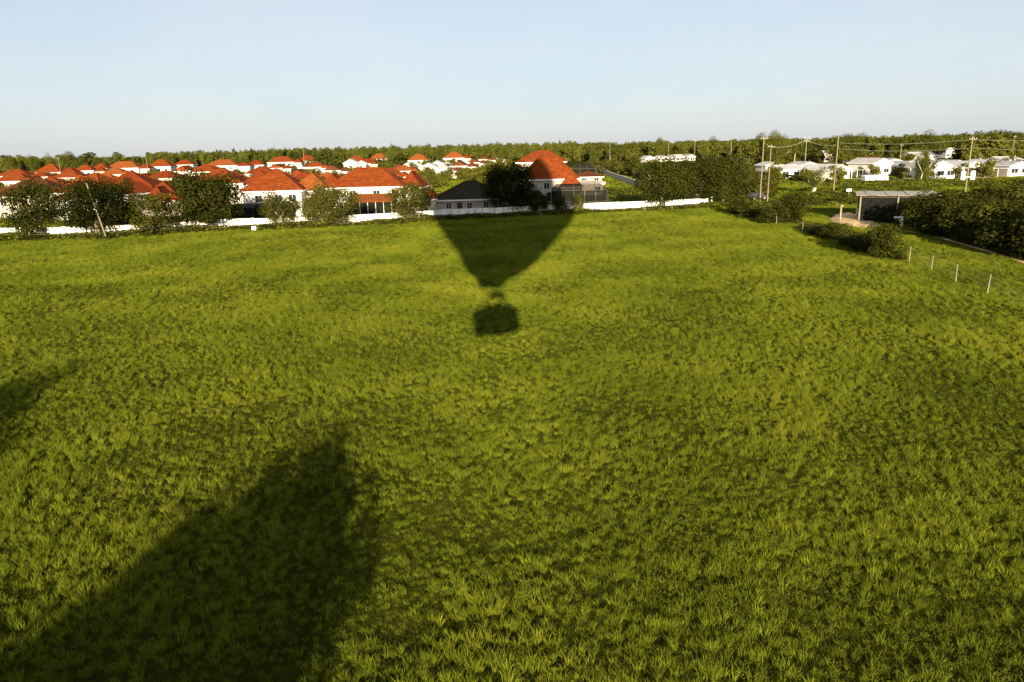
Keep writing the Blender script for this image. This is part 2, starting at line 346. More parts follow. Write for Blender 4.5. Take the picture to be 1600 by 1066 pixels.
for k in range(len(SAND)):
    a, b = SAND[k], SAND[(k + 1) % len(SAND)]; a1, b1 = c_.lerp(a, .62), c_.lerp(b, .62)
    m.quad((a.x, a.y, .02), (b.x, b.y, .02), (b1.x, b1.y, .42 + .05 * (k % 2)), (a1.x, a1.y, .42 + .05 * ((k + 1) % 2))); m.quad((a1.x, a1.y, .42 + .05 * ((k + 1) % 2)), (b1.x, b1.y, .42 + .05 * (k % 2)), (c_.x, c_.y, .62))
m.build('sand_path', M['sand'])['kind'] = 'structure'
road('track', [at(1395, 357), at(1470, 372), at(1540, 392), at(1600, 410), at(1680, 440)], .7, .02, M['sand'])
road('road', [at(1215, 316), at(1290, 319), at(1345, 322), at(1420, 318)], 3.4, .026, M['asphalt'])
road('dirt_road', [at(1290, 279), at(1400, 280), at(1500, 279), at(1600, 274), at(1720, 268)], 6, .034, M['track'])
road('lane', [at(700, 281), at(722, 273), at(745, 264), at(800, 247)], 3.2, .022, M['asphalt'])

# ------------------------------------------------------------------ perimeter wall
def wall(name, label, pts, h, mat, th=.2):
    t = empty(name, pts[0]); tag(t, label, 'wall')
    for a, b in zip(pts[:-1], pts[1:]):
        L_ = (b - a).length; n = max(1, round(L_ / 6)); d = (b - a).normalized(); ang = math.atan2(d.y, d.x)
        for k in range(n):
            p = a + d * (L_ * k / n) - pts[0]; l = L_ / n; hh = h + random.uniform(-.04, .04)
            MB().box(.16, l - .16, -th / 2, th / 2, -.1, hh).build('wall_panel', mat, t, p, ang)
            MB().box(.16, l - .16, -th / 2 - .04, th / 2 + .04, hh, hh + .08).build('coping', mat, t, p, ang)
            MB().box(-.16, .16, -th / 2 - .06, th / 2 + .06, -.1, h + .07).box(-.2, .2, -th / 2 - .1, th / 2 + .1, h + .07, h + .15).build('pier', mat, t, p, ang)
    return t
WH = 1.6
WP = [(-160, 366), (-60, 361), (0, 357.5), (100, 355.5), (180, 353.5), (260, 349), (350, 343), (440, 341), (540, 337), (620, 333), (690, 328.5), (800, 324), (920, 318.5), (1010, 315), (1108, 311)]
WALLP = [at(x, y, WH) for x, y in WP]
for p in WALLP: p.z = 0
wall('perimeter_wall', 'long low white block wall behind the field and in front of the red-roofed houses', WALLP, WH, M['white_wall'])
SIDE = [WALLP[-1] + Vector((.6, .5, 0)), at(1000, 294), at(955, 277), at(925, 262)]
wall('boundary_wall', 'pale grey boundary wall running back beside the lawn, behind the large oaks', SIDE, 1.8, M['stucco_beige'])
def wall_y(x):
    for a, b in zip(WALLP[:-1], WALLP[1:]):
        if a.x <= x <= b.x: return a.y + (b.y - a.y) * (x - a.x) / (b.x - a.x)
    return WALLP[0].y if x < WALLP[0].x else WALLP[-1].y

# ------------------------------------------------------------------ houses
def hip(m, x0, x1, y0, y1, z, h, ov=.5, gable=None, th=.18):
    """hip (or gable along 'x'/'y') roof over a rectangle; a soffit edge closes it. returns the ridge lines"""
    x0 -= ov; x1 += ov; y0 -= ov; y1 += ov; wx, wy = x1 - x0, y1 - y0
    if wx >= wy:
        i = 0 if gable else wy / 2 * .98; a = Vector((x0 + i, (y0 + y1) / 2, z + h)); b = Vector((x1 - i, (y0 + y1) / 2, z + h))
    else:
        i = 0 if gable else wx / 2 * .98; a = Vector(((x0 + x1) / 2, y0 + i, z + h)); b = Vector(((x0 + x1) / 2, y1 - i, z + h))
    c = [Vector((x0, y0, z)), Vector((x1, y0, z)), Vector((x1, y1, z)), Vector((x0, y1, z))]
    lo = [v - Vector((0, 0, th)) for v in c]
    if wx >= wy: m.quad(c[0], c[1], b, a); m.quad(c[2], c[3], a, b); m.quad(c[1], c[2], b); m.quad(c[3], c[0], a); e = ((c[0], a), (c[3], a), (c[1], b), (c[2], b))
    else: m.quad(c[1], c[2], b, a); m.quad(c[3], c[0], a, b); m.quad(c[0], c[1], a); m.quad(c[2], c[3], b); e = ((c[0], a), (c[1], a), (c[2], b), (c[3], b))
    for k in range(4): m.quad(lo[k], lo[(k + 1) % 4], c[(k + 1) % 4], c[k])
    m.quad(*lo[::-1])
    return [(a, b)] + list(e)
def window(par, x, z, ww, hh, face, y, mull=True):
    """window on the face y=const (face 'f'/'b') or x=const ('l'/'r') with frame and pane"""
    f = MB(); g = MB(); t = .07; d = .09
    def bx(m, u0, u1, z0, z1, a, b):
        s = -1 if face in 'fl' else 1; p, q = sorted((y + s * a, y + s * b))
        if face in 'fb': m.box(u0, u1, p, q, z0, z1)
        else: m.box(p, q, u0, u1, z0, z1)
    bx(f, x - ww / 2 - t, x - ww / 2, z - t, z + hh + t, -.02, d); bx(f, x + ww / 2, x + ww / 2 + t, z - t, z + hh + t, -.02, d)
    bx(f, x - ww / 2, x + ww / 2, z - t, z, -.02, d + .03); bx(f, x - ww / 2, x + ww / 2, z + hh, z + hh + t, -.02, d)
    if mull: bx(f, x - .025, x + .025, z, z + hh, .0, d - .03)
    o = f.build('window', M['trim'], par); bx(g, x - ww / 2 + .002, x + ww / 2 - .002, z + .002, z + hh - .002, -.02, .02); g.build('pane', M['glass'], o)
HOUSES = []; HL = []
def house(label, pos, rot, blocks, wmat='stucco_white', rmat='roof_a', group='red-roofed houses', wins=(), doors=(), name='tiled_house', cat='house', detail=True):
    """blocks: (x0,x1,y0,y1,eave,roof height,gable?) in the house's own metres, front towards -y"""
    t = empty(name, pos, rot); tag(t, label, cat, group)
    for b in blocks:
        x0, x1, y0, y1, ev, rh = b[:6]; gb = b[6] if len(b) > 6 else None
        rm = b[7] if len(b) > 7 else rmat; wm = b[8] if len(b) > 8 else wmat
        m = MB().box(x0, x1, y0, y1, 0, ev - .02)
        if gb:
            if x1 - x0 >= y1 - y0:
                hh = rh * (y1 - y0) / (y1 - y0 + 1.0) ; yc = (y0 + y1) / 2
                for x in (x0, x1): m.quad((x, y0, ev - .02), (x, y1, ev - .02), (x, yc, ev + hh - .05))
            else:
                hh = rh * (x1 - x0) / (x1 - x0 + 1.0); xc = (x0 + x1) / 2
                for y in (y0, y1): m.quad((x0, y, ev - .02), (x1, y, ev - .02), (xc, y, ev + hh - .05))
        m.build('wall', M[wm], t)
        m = MB(); ridges = hip(m, x0, x1, y0, y1, ev + .12, rh, .5, gb); ro = m.build('roof', M[rm], t)
        if detail:
            m = MB()
            for a, c in ridges:
                if not gb or (a.z == c.z): m.tube(a, c, .13, None, 6)
            m.build('ridge_cap', M[rm], ro)
            m = MB().box(x0 - .53, x1 + .53, y0 - .53, y0 - .5, ev - .16, ev + .1).box(x0 - .53, x0 - .5, y0 - .5, y1 + .53, ev - .16, ev + .1).box(x1 + .5, x1 + .53, y0 - .5, y1 + .53, ev - .16, ev + .1)
            m.build('fascia', M['trim'], t)
    for q in wins: window(t, *q)
    for (x, z, ww, hh, y) in doors:
        d = MB().box(x - ww / 2, x + ww / 2, y - .06, y + .02, z, z + hh).build('door', M['dark_wood'], t)
        MB().box(x + ww / 2 - .18, x + ww / 2 - .1, y - .11, y - .06, z + 1, z + 1.1).build('handle', M['steel'], d)
    r_ = max(abs(v) for b in blocks for v in b[:4]); HOUSES.append((pos.x, pos.y, r_)); HL.append((pos.x, pos.y, label))
    return t
def front_wins(x0, x1, y, floors, n, ww=1.1, hh=1.3):
    return [(x0 + (x1 - x0) * (i + .5) / n, z, ww, hh, 'f', y) for z in floors for i in range(n)]
def sz(p): return p.y / FPX * math.cos(0) * 1.0     # metres per photo pixel at the depth of p (approx.)

# --- the two-storey houses right behind the wall
p = dist(418, 143)
house('two-storey white house with broad orange hip roof behind the small pale tree', p, R(4),
      [(-5.6, 5.6, 0, 11, 5.0, 4.0), (3.2, 10, 4, 13, 4.6, 3.4, None, 'roof_d')], 'stucco_white', 'roof_a',
      wins=[(-2.6, 3.0, 1.3, 1.3, 'f', 0), (1.2, 3.0, 1.3, 1.3, 'f', 0), (3.9, 3.0, 1.3, 1.3, 'f', 0), (-2.4, .3, 2.4, 2.1, 'f', 0)], doors=[(2, 0, 1, 2.1, 0)])
p = dist(565, 147)
house('wide two-storey white house with a tiled porch roof, beside the pale young oaks', p, R(-3),
      [(-7.6, 7.6, 0, 10.5, 5.1, 3.6), (-11, -5, 3, 12, 4.8, 2.6, None, 'roof_b'), (6.4, 10.5, 4, 13, 4.6, 3.0, None, 'roof_b')], 'stucco_white', 'roof_a',
      wins=[(6.2, 3.2, 1.5, 1.35, 'f', 0), (2.4, 3.2, 1.3, 1.3, 'f', 0), (-2.4, 3.2, 1.3, 1.3, 'f', 0), (-6, 3.2, 1.2, 1.3, 'f', 0), (-4.5, .4, 1.8, 1.9, 'f', 0)], doors=[(0, 0, 1, 2.1, 0)])
def porch(label, pos, rot, w_, d, h0, h1, mat):
    t = empty('screened_porch', pos, rot); tag(t, label, 'porch')
    MB().quad((-w_ / 2, 0, h0), (w_ / 2, 0, h0), (w_ / 2, d, h1), (-w_ / 2, d, h1)).quad((-w_ / 2, 0, h0 - .14), (-w_ / 2, d, h1 - .14), (w_ / 2, d, h1 - .14), (w_ / 2, 0, h0 - .14)).quad((-w_ / 2, 0, h0 - .14), (w_ / 2, 0, h0 - .14), (w_ / 2, 0, h0), (-w_ / 2, 0, h0)).build('roof', mat, t)
    n = max(3, round(w_ / 1.6))
    for i in range(n + 1):
        x = -w_ / 2 + .3 + (w_ - .6) * i / n
        MB().box(x - .06, x + .06, .25, .37, 0, h0 - .1).build('post', M['alu_light'], t)
        if i < n: MB().box(x + .08, x + (w_ - .6) / n - .08, .29, .31, .05, h0 - .15).build('screen_panel', M['screen'], t)
    return t
porch('low tiled porch with dark screens in front of the wide white house', dist(574, 141.5) , R(-3), 8.4, 5, 2.7, 3.9, M['roof_d'])
def enclosure(label, pos, rot, w_, d, h, mans=1.0, mat='alu'):
    """pool cage: aluminium frame with dark insect screens, mansard top"""
    t = empty('pool_enclosure', pos, rot); tag(t, label, 'enclosure', 'dark screened pool enclosures')
    m = MB(); nx = max(2, round(w_ / 2.2)); ny = max(2, round(d / 2.2)); s = .04; e = h - mans
    xs = [-w_ / 2 + w_ * i / nx for i in range(nx + 1)]; ys = [d * j / ny for j in range(ny + 1)]
    for x in xs:
        for y in (0, d): m.tube((x, y, 0), (x, y, e), s, None, 4)
        m.tube((x, 0, e), (max(-w_ / 2 + mans, min(w_ / 2 - mans, x)), mans, h), s, None, 4); m.tube((x, d, e), (max(-w_ / 2 + mans, min(w_ / 2 - mans, x)), d - mans, h), s, None, 4)
    for y in ys[1:-1]:
        for sx in (-1, 1): m.tube((sx * w_ / 2, y, 0), (sx * w_ / 2, y, e), s, None, 4)
    for z in (1.0, e):
        for y in (0, d): m.tube((-w_ / 2, y, z), (w_ / 2, y, z), s, None, 4)
        for x in (-w_ / 2, w_ / 2): m.tube((x, 0, z), (x, d, z), s, None, 4)
    m.build('frame', M[mat], t)
    for i in range(nx):
        MB().box(xs[i] + .04, xs[i + 1] - .04, -.006, .006, .02, e - .03).build('screen_panel', M['screen'], t)
        a, b = xs[i], xs[i + 1]; ca, cb = [max(-w_ / 2 + mans, min(w_ / 2 - mans, q)) for q in (a, b)]
        MB().quad((a, 0, e), (b, 0, e), (cb, mans, h), (ca, mans, h)).build('screen_panel', M['screen'], t)
    for sx in (-1, 1):
        MB().quad((sx * w_ / 2, 0, 0), (sx * w_ / 2, d, 0), (sx * w_ / 2, d, e), (sx * w_ / 2, 0, e)).build('screen_panel', M['screen'], t)
        MB().quad((sx * w_ / 2, 0, e), (sx * w_ / 2, d, e), (sx * (w_ / 2 - mans), d - mans, h), (sx * (w_ / 2 - mans), mans, h)).build('screen_panel', M['screen'], t)
    MB().quad((-w_ / 2 + mans, mans, h), (w_ / 2 - mans, mans, h), (w_ / 2 - mans, d - mans, h), (-w_ / 2 + mans, d - mans, h)).build('screen_panel', M['screen'], t)
    return t
enclosure('dark pool enclosure under the white house, left of the small pale tree', dist(395, 137.5), R(4), 10.5, 5, 2.9, .5)
# --- one-storey house in the balloon's shadow and its neighbour
p = dist(727, 141)
house('low beige house in the balloon shadow with a dark hip roof, close behind the wall', p, R(2),
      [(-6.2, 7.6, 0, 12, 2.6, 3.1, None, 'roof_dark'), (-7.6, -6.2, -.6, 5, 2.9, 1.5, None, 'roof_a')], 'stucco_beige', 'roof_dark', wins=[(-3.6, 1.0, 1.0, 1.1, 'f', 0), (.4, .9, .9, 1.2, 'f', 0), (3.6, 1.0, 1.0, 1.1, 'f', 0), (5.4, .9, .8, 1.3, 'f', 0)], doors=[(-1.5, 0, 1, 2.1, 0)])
p = dist(845, 161)
house('large orange-roofed house half in the balloon shadow, its lower wing sunlit', p, R(-4),
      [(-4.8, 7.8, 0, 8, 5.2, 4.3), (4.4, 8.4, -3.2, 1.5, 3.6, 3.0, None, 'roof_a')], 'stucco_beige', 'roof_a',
      wins=[(-2.2, 3.2, 1.2, 1.3, 'f', 0), (1.2, 3.2, 1.2, 1.3, 'f', 0), (2.2, .5, 2.2, 2.0, 'f', 0), (6.4, 1.4, 1.0, 1.1, 'f', -3.2)], doors=[(-1, 0, 1, 2.1, 0)])
p = dist(842, 186)
house('tall three-storey house whose orange roof rises above its neighbours', p, R(-6),
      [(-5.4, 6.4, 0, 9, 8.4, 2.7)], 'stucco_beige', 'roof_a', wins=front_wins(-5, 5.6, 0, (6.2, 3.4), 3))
p = dist(925, 190)
house('beige house with a flat grey-brown roof beside the lawn', p, R(-8), [(-5.2, 2.6, 0, 9, 4.3, 1.1, None, 'roof_c'), (-6, 3.0, -5, 0, 2.9, .5, None, 'roof_tin')], 'stucco_beige', 'roof_tin',
      wins=[(-2, 3, 1.2, 1.1, 'f', 0), (1.2, 3, 1.2, 1.1, 'f', 0), (1.6, .8, 1.4, 1.4, 'f', -5), (-3, .8, 1.4, 1.4, 'f', -5)])
enclosure('tall dark mansard pool enclosure at the edge of the lawn', dist(905, 151), R(-4), 11.4, 7, 4.4, 1.1)
enclosure('dark pool enclosure under the trees behind the balloon shadow', dist(818, 150), R(0), 8, 5, 3.4, .8)
enclosure('small dark pool enclosure high behind the orange house', dist(912, 203), R(-8), 6.5, 5, 7.3, 1.2)
# --- middle distance
def mid(label, x, D, rot, blocks, **k): return house(label, dist(x, D), R(rot), blocks, **k)
mid('house with steep orange hip roof between the two leftmost dark oaks', 108, 152, -14, [(-6, 6.4, 0, 12, 5.2, 3.7), (-2.5, 2.2, -4.2, 0, 3.9, 1.2, None, 'roof_b'), (4, 11, 2, 11, 4.6, 3, None, 'roof_b')], rmat='roof_a', wins=front_wins(-5, 5, 0, (3.2,), 3) + [(0, .9, 1.2, 1.4, 'f', -4.2)])
mid('house with dull red roof behind the leftmost oak', 30, 158, 6, [(-8, 7, 0, 12, 4.4, 3.4)], rmat='roof_c', wmat='stucco_cream', wins=front_wins(-7, 6, 0, (2.6,), 3))
mid('dark red hip-roofed house behind the leaning wooden pole', 196, 166, 10, [(-7.5, 5, 0, 13, 5.0, 3.8), (3.6, 9.5, -1, 8, 3.9, 2.4, None, 'roof_b')], rmat='roof_b', wmat='stucco_cream', wins=front_wins(-6, 4, 0, (3,), 3) + [(6, 2.2, 1, 1.1, 'f', -1)])
mid('small beige gabled house left of the biggest dark oak', 252, 150, 6, [(-1.5, 3.2, 0, 8, 3.2, 1.5, 'y', 'roof_b', 'stucco_beige'), (-4.4, -1.6, 2, 9, 3.6, 2.2, None, 'roof_b')], rmat='roof_b', wins=[(.8, 1.2, 1, 1.2, 'f', 0)])
mid('red-roofed house glimpsed above the biggest dark oak', 318, 196, -12, [(-6.5, 8, 0, 12, 4.6, 3.6), (-9.5, -5.5, 1, 8, 4.9, 1.6, 'y')], rmat='roof_a', wins=front_wins(-5, 7, 0, (2.8,), 3))
mid('house with white gable and dark red roof left of the broad orange roof', 380, 186, 8, [(-4.6, -.8, 0, 9, 5.0, 1.4, 'y'), (-1.4, 7, 1, 11, 4.5, 3.2, None, 'roof_b')], rmat='roof_b', wins=[(-2.7, 3.2, 1, 1.1, 'f', 0)])
mid('white-gabled house with a red roof above the pale tree by the pole', 238, 300, 5, [(-8.5, -3, -1, 9, 3.6, 1.9, 'y'), (-4, 9, 0, 11, 3.4, 2.9)], rmat='roof_b', wins=[(-5.8, 1.2, 1.4, 1.2, 'f', -1)])
mid('white-gabled house under the long far wood, left of the wide white villa', 296, 330, 4, [(-7, -.5, -1, 9, 5.6, 2.2, 'y'), (-1.5, 11, 0, 11, 5.0, 3.0)], rmat='roof_a', wins=[(-3.8, 3, 1.4, 1.2, 'f', -1)])
MIDS = []
for lb, x, D, rt, w_, d, ev, rh, rm in (
    ('red hip roof behind the leftmost oak, nearer of two', 62, 205, 8, 12, 11, 4.6, 3.2, 'roof_b'), ('orange roof above the pole top', 150, 222, -6, 13, 11, 4.4, 3.4, 'roof_a'), ('dull orange roof right above the spreading pale tree', 222, 226, 9, 11, 10, 3.4, 2.8, 'roof_d'),
    ('low red roof left of the biggest oak crown', 276, 214, -8, 10, 10, 3.6, 2.9, 'roof_b'), ('red roof peeping over the biggest oak', 340, 238, 6, 13, 11, 4.4, 3.2, 'roof_a'), ('red hip roof between broad orange roof and wide house', 468, 205, 5, 11, 10, 4.2, 3.2, 'roof_b'), ('small red roof left of the wide house, behind', 505, 228, 3, 10, 9, 3.8, 2.8, 'roof_a'),
    ('orange roof in the second row at the left edge', 10, 262, 6, 15, 11, 4.8, 3.4, 'roof_a'), ('dull red roof in the third row below the peaked roof', 98, 300, 6, 14, 11, 4.6, 3.4, 'roof_d'), ('red roof in the third row right of the pole', 172, 330, 4, 14, 11, 4.8, 3.4, 'roof_b'), ('orange roof below the wide white villa', 322, 400, 4, 16, 11, 4.2, 3.4, 'roof_a'),
    ('red roof between the villa and the broad orange roof', 402, 290, 3, 14, 11, 4.6, 3.2, 'roof_b'), ('dull roof behind the white-gabled low house', 488, 390, 4, 14, 11, 4.8, 3.2, 'roof_d'), ('red roof behind the right shoulder of the wide house', 604, 260, 2, 12, 10, 3.8, 2.8, 'roof_b'), ('small orange roof over the garden trees right of the wide house', 628, 300, 0, 11, 10, 4.0, 2.8, 'roof_d'), ('orange roof between the big round trees before the wood', 566, 470, 2, 16, 11, 4.8, 3.6, 'roof_a')):
    w_ *= .76; d *= .8; rh *= .8; MIDS.append((lb, x, D)); rm = random.choice(('roof_a', 'roof_d', 'roof_d', 'roof_b'))
    mid(lb, x, D, rt, [(-w_ / 2, w_ / 2, 0, d, ev, rh), (w_ / 2 - 1.5, w_ / 2 + 3, -.8, d - 2, ev - .7, rh * .7, 'y')], rmat=rm, wmat=random.choice(('stucco_white', 'stucco_cream', 'stucco_beige')), wins=front_wins(-w_ / 2 + 1, w_ / 2 - 1, 0, (ev - 2.0,), 3, 1.3, 1.2))
far = [  # label, x, D, rot, w, d, eave, roof h, roof, wing
    ('far red-roofed house at the left edge of the picture', 12, 340, 6, 14, 11, 5.0, 2.8, 'roof_a', 8),
    ('white house with peaked orange roof below the tallest trees at left', 70, 400, 8, 13, 11, 5.2, 4.2, 'roof_a', 7),
    ('white house with a dark window, second right of the tallest trees', 126, 425, 8, 11, 10, 5.2, 3.4, 'roof_a', 6),
    ('far house with a small red gable on the left horizon', 152, 470, 6, 9, 9, 5.6, 3.4, 'roof_a', 0),
    ('broad white house with orange roof left of the thin mast', 188, 480, 6, 20, 12, 5.4, 4.2, 'roof_d', 6),
    ('red-roofed house just right of the thin mast', 246, 500, 5, 15, 12, 5.6, 4.6, 'roof_a', 0),
    ('wide white villa with twin-peaked orange roof below the wood', 343, 500, 3, 21, 13, 5.2, 3.8, 'roof_d', 8),
    ('white house with a long orange roof, right of the wide white villa', 437, 600, 3, 21, 13, 5.4, 4.4, 'roof_a', 6),
    ('far orange-roofed pair house left of centre under the wood', 554, 600, 2, 16, 12, 4.6, 4.2, 'roof_a', 10),
    ('far orange roof right of the pair house under the wood', 590, 660, 2, 15, 12, 5.6, 4.6, 'roof_d', 0),
    ('lone far orange-roofed house above the big white gable', 652, 560, 0, 15, 12, 4.8, 4.6, 'roof_d', 0),
    ('far orange-roofed house nearest to the grass lane', 708, 600, -2, 17, 12, 5.4, 4.4, 'roof_d', 5),
    ('tiny far house roof above the lane end', 738, 760, -2, 16, 12, 5.6, 4.2, 'roof_d', 0),
    ('red-roofed far house behind the white villa', 478, 640, 4, 15, 12, 5.6, 4.6, 'roof_b', 0),
    ('far roof tucked between the villas and the round tree', 396, 560, 3, 13, 11, 4.2, 3.6, 'roof_b', 0),
    ('tiny roof on the horizon between mast and wood', 284, 620, 5, 16, 12, 5.0, 4.0, 'roof_b', 0)]
for lb, x, D, rt, w_, d, ev, rh, rm, wing in far:
    bl = [(-w_ / 2, w_ / 2, 0, d, ev, rh)]
    if wing: bl.append((w_ / 2 - 1.5, w_ / 2 + wing, 2, d, ev - .8, rh * .75, None, 'roof_b'))
    mid(lb, x, D, rt, bl, rmat=rm, wmat=random.choice(('stucco_white', 'stucco_white', 'stucco_cream')), wins=front_wins(-w_ / 2 + 1, w_ / 2 - 1, 0, (2.9,), 3, 1.5, 1.4) + front_wins(-w_ / 2 + 1, w_ / 2 - 1, 0, (.5,), 2, 1.9, 1.7), group='far red-roofed houses')
gab = [  # white-gabled smaller houses between
    ('low white-gabled house just right of the broad orange roof', 462, 300, 5, 'roof_b', 3.2, 2.2), ('white-gabled house in the garden trees left of the wide house', 516, 330, 3, 'roof_c', 4.2, 2.4),
    ('small pale house left of the wide house behind shrubs', 497, 250, 4, 'roof_b', 3.0, 1.7), ('white gable peeping over the wide orange roof', 546, 400, 3, 'roof_white', 6.2, 2.2),
    ('brown-roofed low house behind the wide white house', 622, 330, 2, 'roof_c', 4.0, 2.3), ('tall bright white gabled house at the grass lane', 668, 305, -3, 'roof_white', 5.0, 1.8),
    ('second bright white gabled house along the lane', 692, 318, -4, 'roof_c', 3.6, 1.6), ('brown-roofed white house third along the lane', 716, 350, -5, 'roof_c', 4.4, 2.4),
    ('small white house fourth along the lane', 738, 420, -5, 'roof_c', 4.6, 2.2), ('far small house at the end of the lane row', 756, 500, -6, 'roof_c', 5.0, 2.4),
    ('pale house with long low roof above the lane trees', 682, 430, -2, 'roof_white', 4.0, 2.0), ('tiny white house on the lane bend near the tall orange roof', 774, 520, -6, 'roof_white', 3.6, 1.8),
    ('white gabled house left of the broad orange roof house, far', 428, 420, 4, 'roof_b', 4.2, 2.2), ('white bungalow between garden trees in front of the lone far roof', 636, 390, 0, 'roof_white', 4.2, 1.8)]
for lb, x, D, rt, rm, ev, rh in gab:
    mid(lb, x, D, rt, [(-3.6, 3.6, 0, 9, ev, rh, 'y'), (2.6, 8, 2, 9, ev - .6, rh * .8, None)], rmat=rm, wmat=random.choice(('stucco_white', 'stucco_cream', 'stucco_beige')), wins=[(0, max(1, ev - 2.2), 1.5, 1.2, 'f', 0), (5.2, max(.8, ev - 2.4), 1.3, 1.1, 'f', 2)], group='white-gabled houses in the estate')

# ------------------------------------------------------------------ mobile homes at right
def mobile(label, x, D, rot, w_, d, ev, rh, rm='roof_white', carport=0, wins=3, wm='stucco_white', gable='y'):
    pos = dist(x, D); t = house(label, pos, R(rot), [(-w_ / 2, w_ / 2, 0, d, ev, rh, gable)], wm, rm, 'pale mobile homes', name='mobile_home', cat='mobile home',
        wins=[(-w_ / 2 + w_ * (i + .5) / wins, 1.0, min(2.2, w_ / wins * .7), 1.35, 'f', 0) for i in range(wins)])
    if carport:
        s = 1 if carport > 0 else -1; c = abs(carport); x0, x1 = sorted((s * w_ / 2 + s * .52, s * (w_ / 2 + c)))
        MB().box(x0, x1, -.5, d * .7, 2.5, 2.62).build('carport_roof', M['roof_white'], t)
        for px in (x0 + .2, (x0 + x1) / 2, x1 - .2): MB().box(px - .06, px + .06, -.35, -.23, 0, 2.5).build('carport_post', M['trim'], t)
        MB().box(x0 + .2, x1 - .2, d * .55, d * .6, 0, 2.4).build('carport_shade_board', M['dark_wood'], t)  # dark board added so the open carport looks shaded inside
    return t
mobile('white mobile home with a dark open carport, nearest the twin poles', 1240, 246, 10, 8, 8, 2.9, 1.3, 'roof_white', -5.5, 2)
mobile('long mobile home with grey roof and white gable beside the leaning pale trunk', 1318, 236, 26, 8.5, 13, 2.9, 1.5, 'roof_grey', 6, 2)
mobile('white raised mobile home behind the parked white trailer', 1383, 250, 20, 8, 11, 4.2, 1.5, 'roof_white', 0, 2)
mobile('bright white gabled home right of the slender tree', 1477, 222, -4, 8.4, 9, 3.2, 2.0, 'roof_white', 0, 3)
mobile('mobile home with a grey roof and dark porch behind the transformer pole', 1528, 232, 14, 9, 10, 3.1, 1.4, 'roof_grey', -3.5, 2)
mobile('mobile home with a long dark carport at the right edge', 1602, 226, 6, 7, 9, 3.2, 1.2, 'roof_white', -7.5, 2)
mobile('pale mobile home between the raised home and the slender tree', 1425, 262, 8, 7.5, 9, 3.0, 1.1, 'roof_white', -2.5, 2)
mobile('white mobile home above the big double oak', 1166, 360, 8, 8, 9, 3.2, 1.4, 'roof_white', 0, 2)
mobile('brown-roofed home behind the grey-roofed mobile home', 1370, 300, 14, 10, 9, 3.4, 1.6, 'roof_c', 0, 3, 'stucco_cream')
mobile('white home with low gable beside the brown-roofed home', 1345, 380, 10, 10, 9, 4.2, 1.4, 'roof_white', 0, 2)
mobile('white home glimpsed between the trees left of the transformer pole', 1450, 330, 8, 11, 9, 4.4, 1.5, 'roof_white', 0, 3)
mobile('far pale roof among the trees above the transformer pole', 1496, 450, 6, 12, 9, 4.4, 1.4, 'roof_grey', 0, 4)
mobile('far pale roof right of the transformer pole', 1566, 400, 6, 14, 9, 4.6, 1.3, 'roof_white', 0, 4)
mobile('cream-roofed far home behind the pole with two wires', 1305, 420, 6, 11, 9, 4.8, 1.5, 'roof_white', 0, 3, 'stucco_cream')
for lb, x, D, rt, w_, ev, rm, cp, wm in (
    ('small grey-roofed home left of the carport home', 1212, 300, 8, 7, 2.8, 'roof_grey', 3, 'stucco_cream'), ('low white home behind the crossarm pole', 1268, 292, 16, 8, 2.8, 'roof_white', -3, 'stucco_white'), ('tin-roofed home left of the brown-roofed home', 1338, 300, 20, 7, 2.9, 'roof_tin', 3, 'stucco_beige'), ('white home with carport above the parked trailer', 1402, 300, 10, 8, 3.0, 'roof_white', 3.5, 'stucco_white'),
    ('low grey home right of the slender tree, behind', 1460, 280, 6, 8, 2.9, 'roof_grey', 3, 'stucco_cream'), ('narrow white home left of the bright gabled home', 1446, 244, 4, 5, 2.8, 'roof_tin', -2.5, 'stucco_white'), ('white home between gabled home and transformer pole', 1503, 262, 10, 7, 2.9, 'roof_white', 3, 'stucco_white'), ('beige home right of the dark-porch home', 1556, 258, 8, 8, 2.9, 'roof_grey', 3, 'stucco_beige'), ('white home above the right-edge carport', 1588, 285, 8, 9, 3.0, 'roof_white', -3, 'stucco_white'), ('brown-roofed far home right of the slender tree', 1428, 350, 8, 9, 3.6, 'roof_c', 0, 'stucco_cream'), ('white far home over the dark-porch home', 1535, 330, 8, 10, 3.4, 'roof_white', 0, 'stucco_white')):
    mobile(lb, x, D, rt, w_, 9, ev, 1.2, rm, cp, 2, wm)
for i, (x, ww, s_) in enumerate(((1016, 9, 'leftmost far white roof above the single round oak'), (1036, 12, 'second far white roof above the round oak'), (1060, 14, 'third and brightest far white roof above the oaks'), (1081, 9, 'rightmost far white roof above the oaks, next to a far pole'))):
    mobile(s_, x, 520 + 9 * i, 14, ww * .72, 9, 2.9, 1.7, ('roof_white', 'roof_grey', 'roof_white', 'roof_tin')[i], 0, 3)

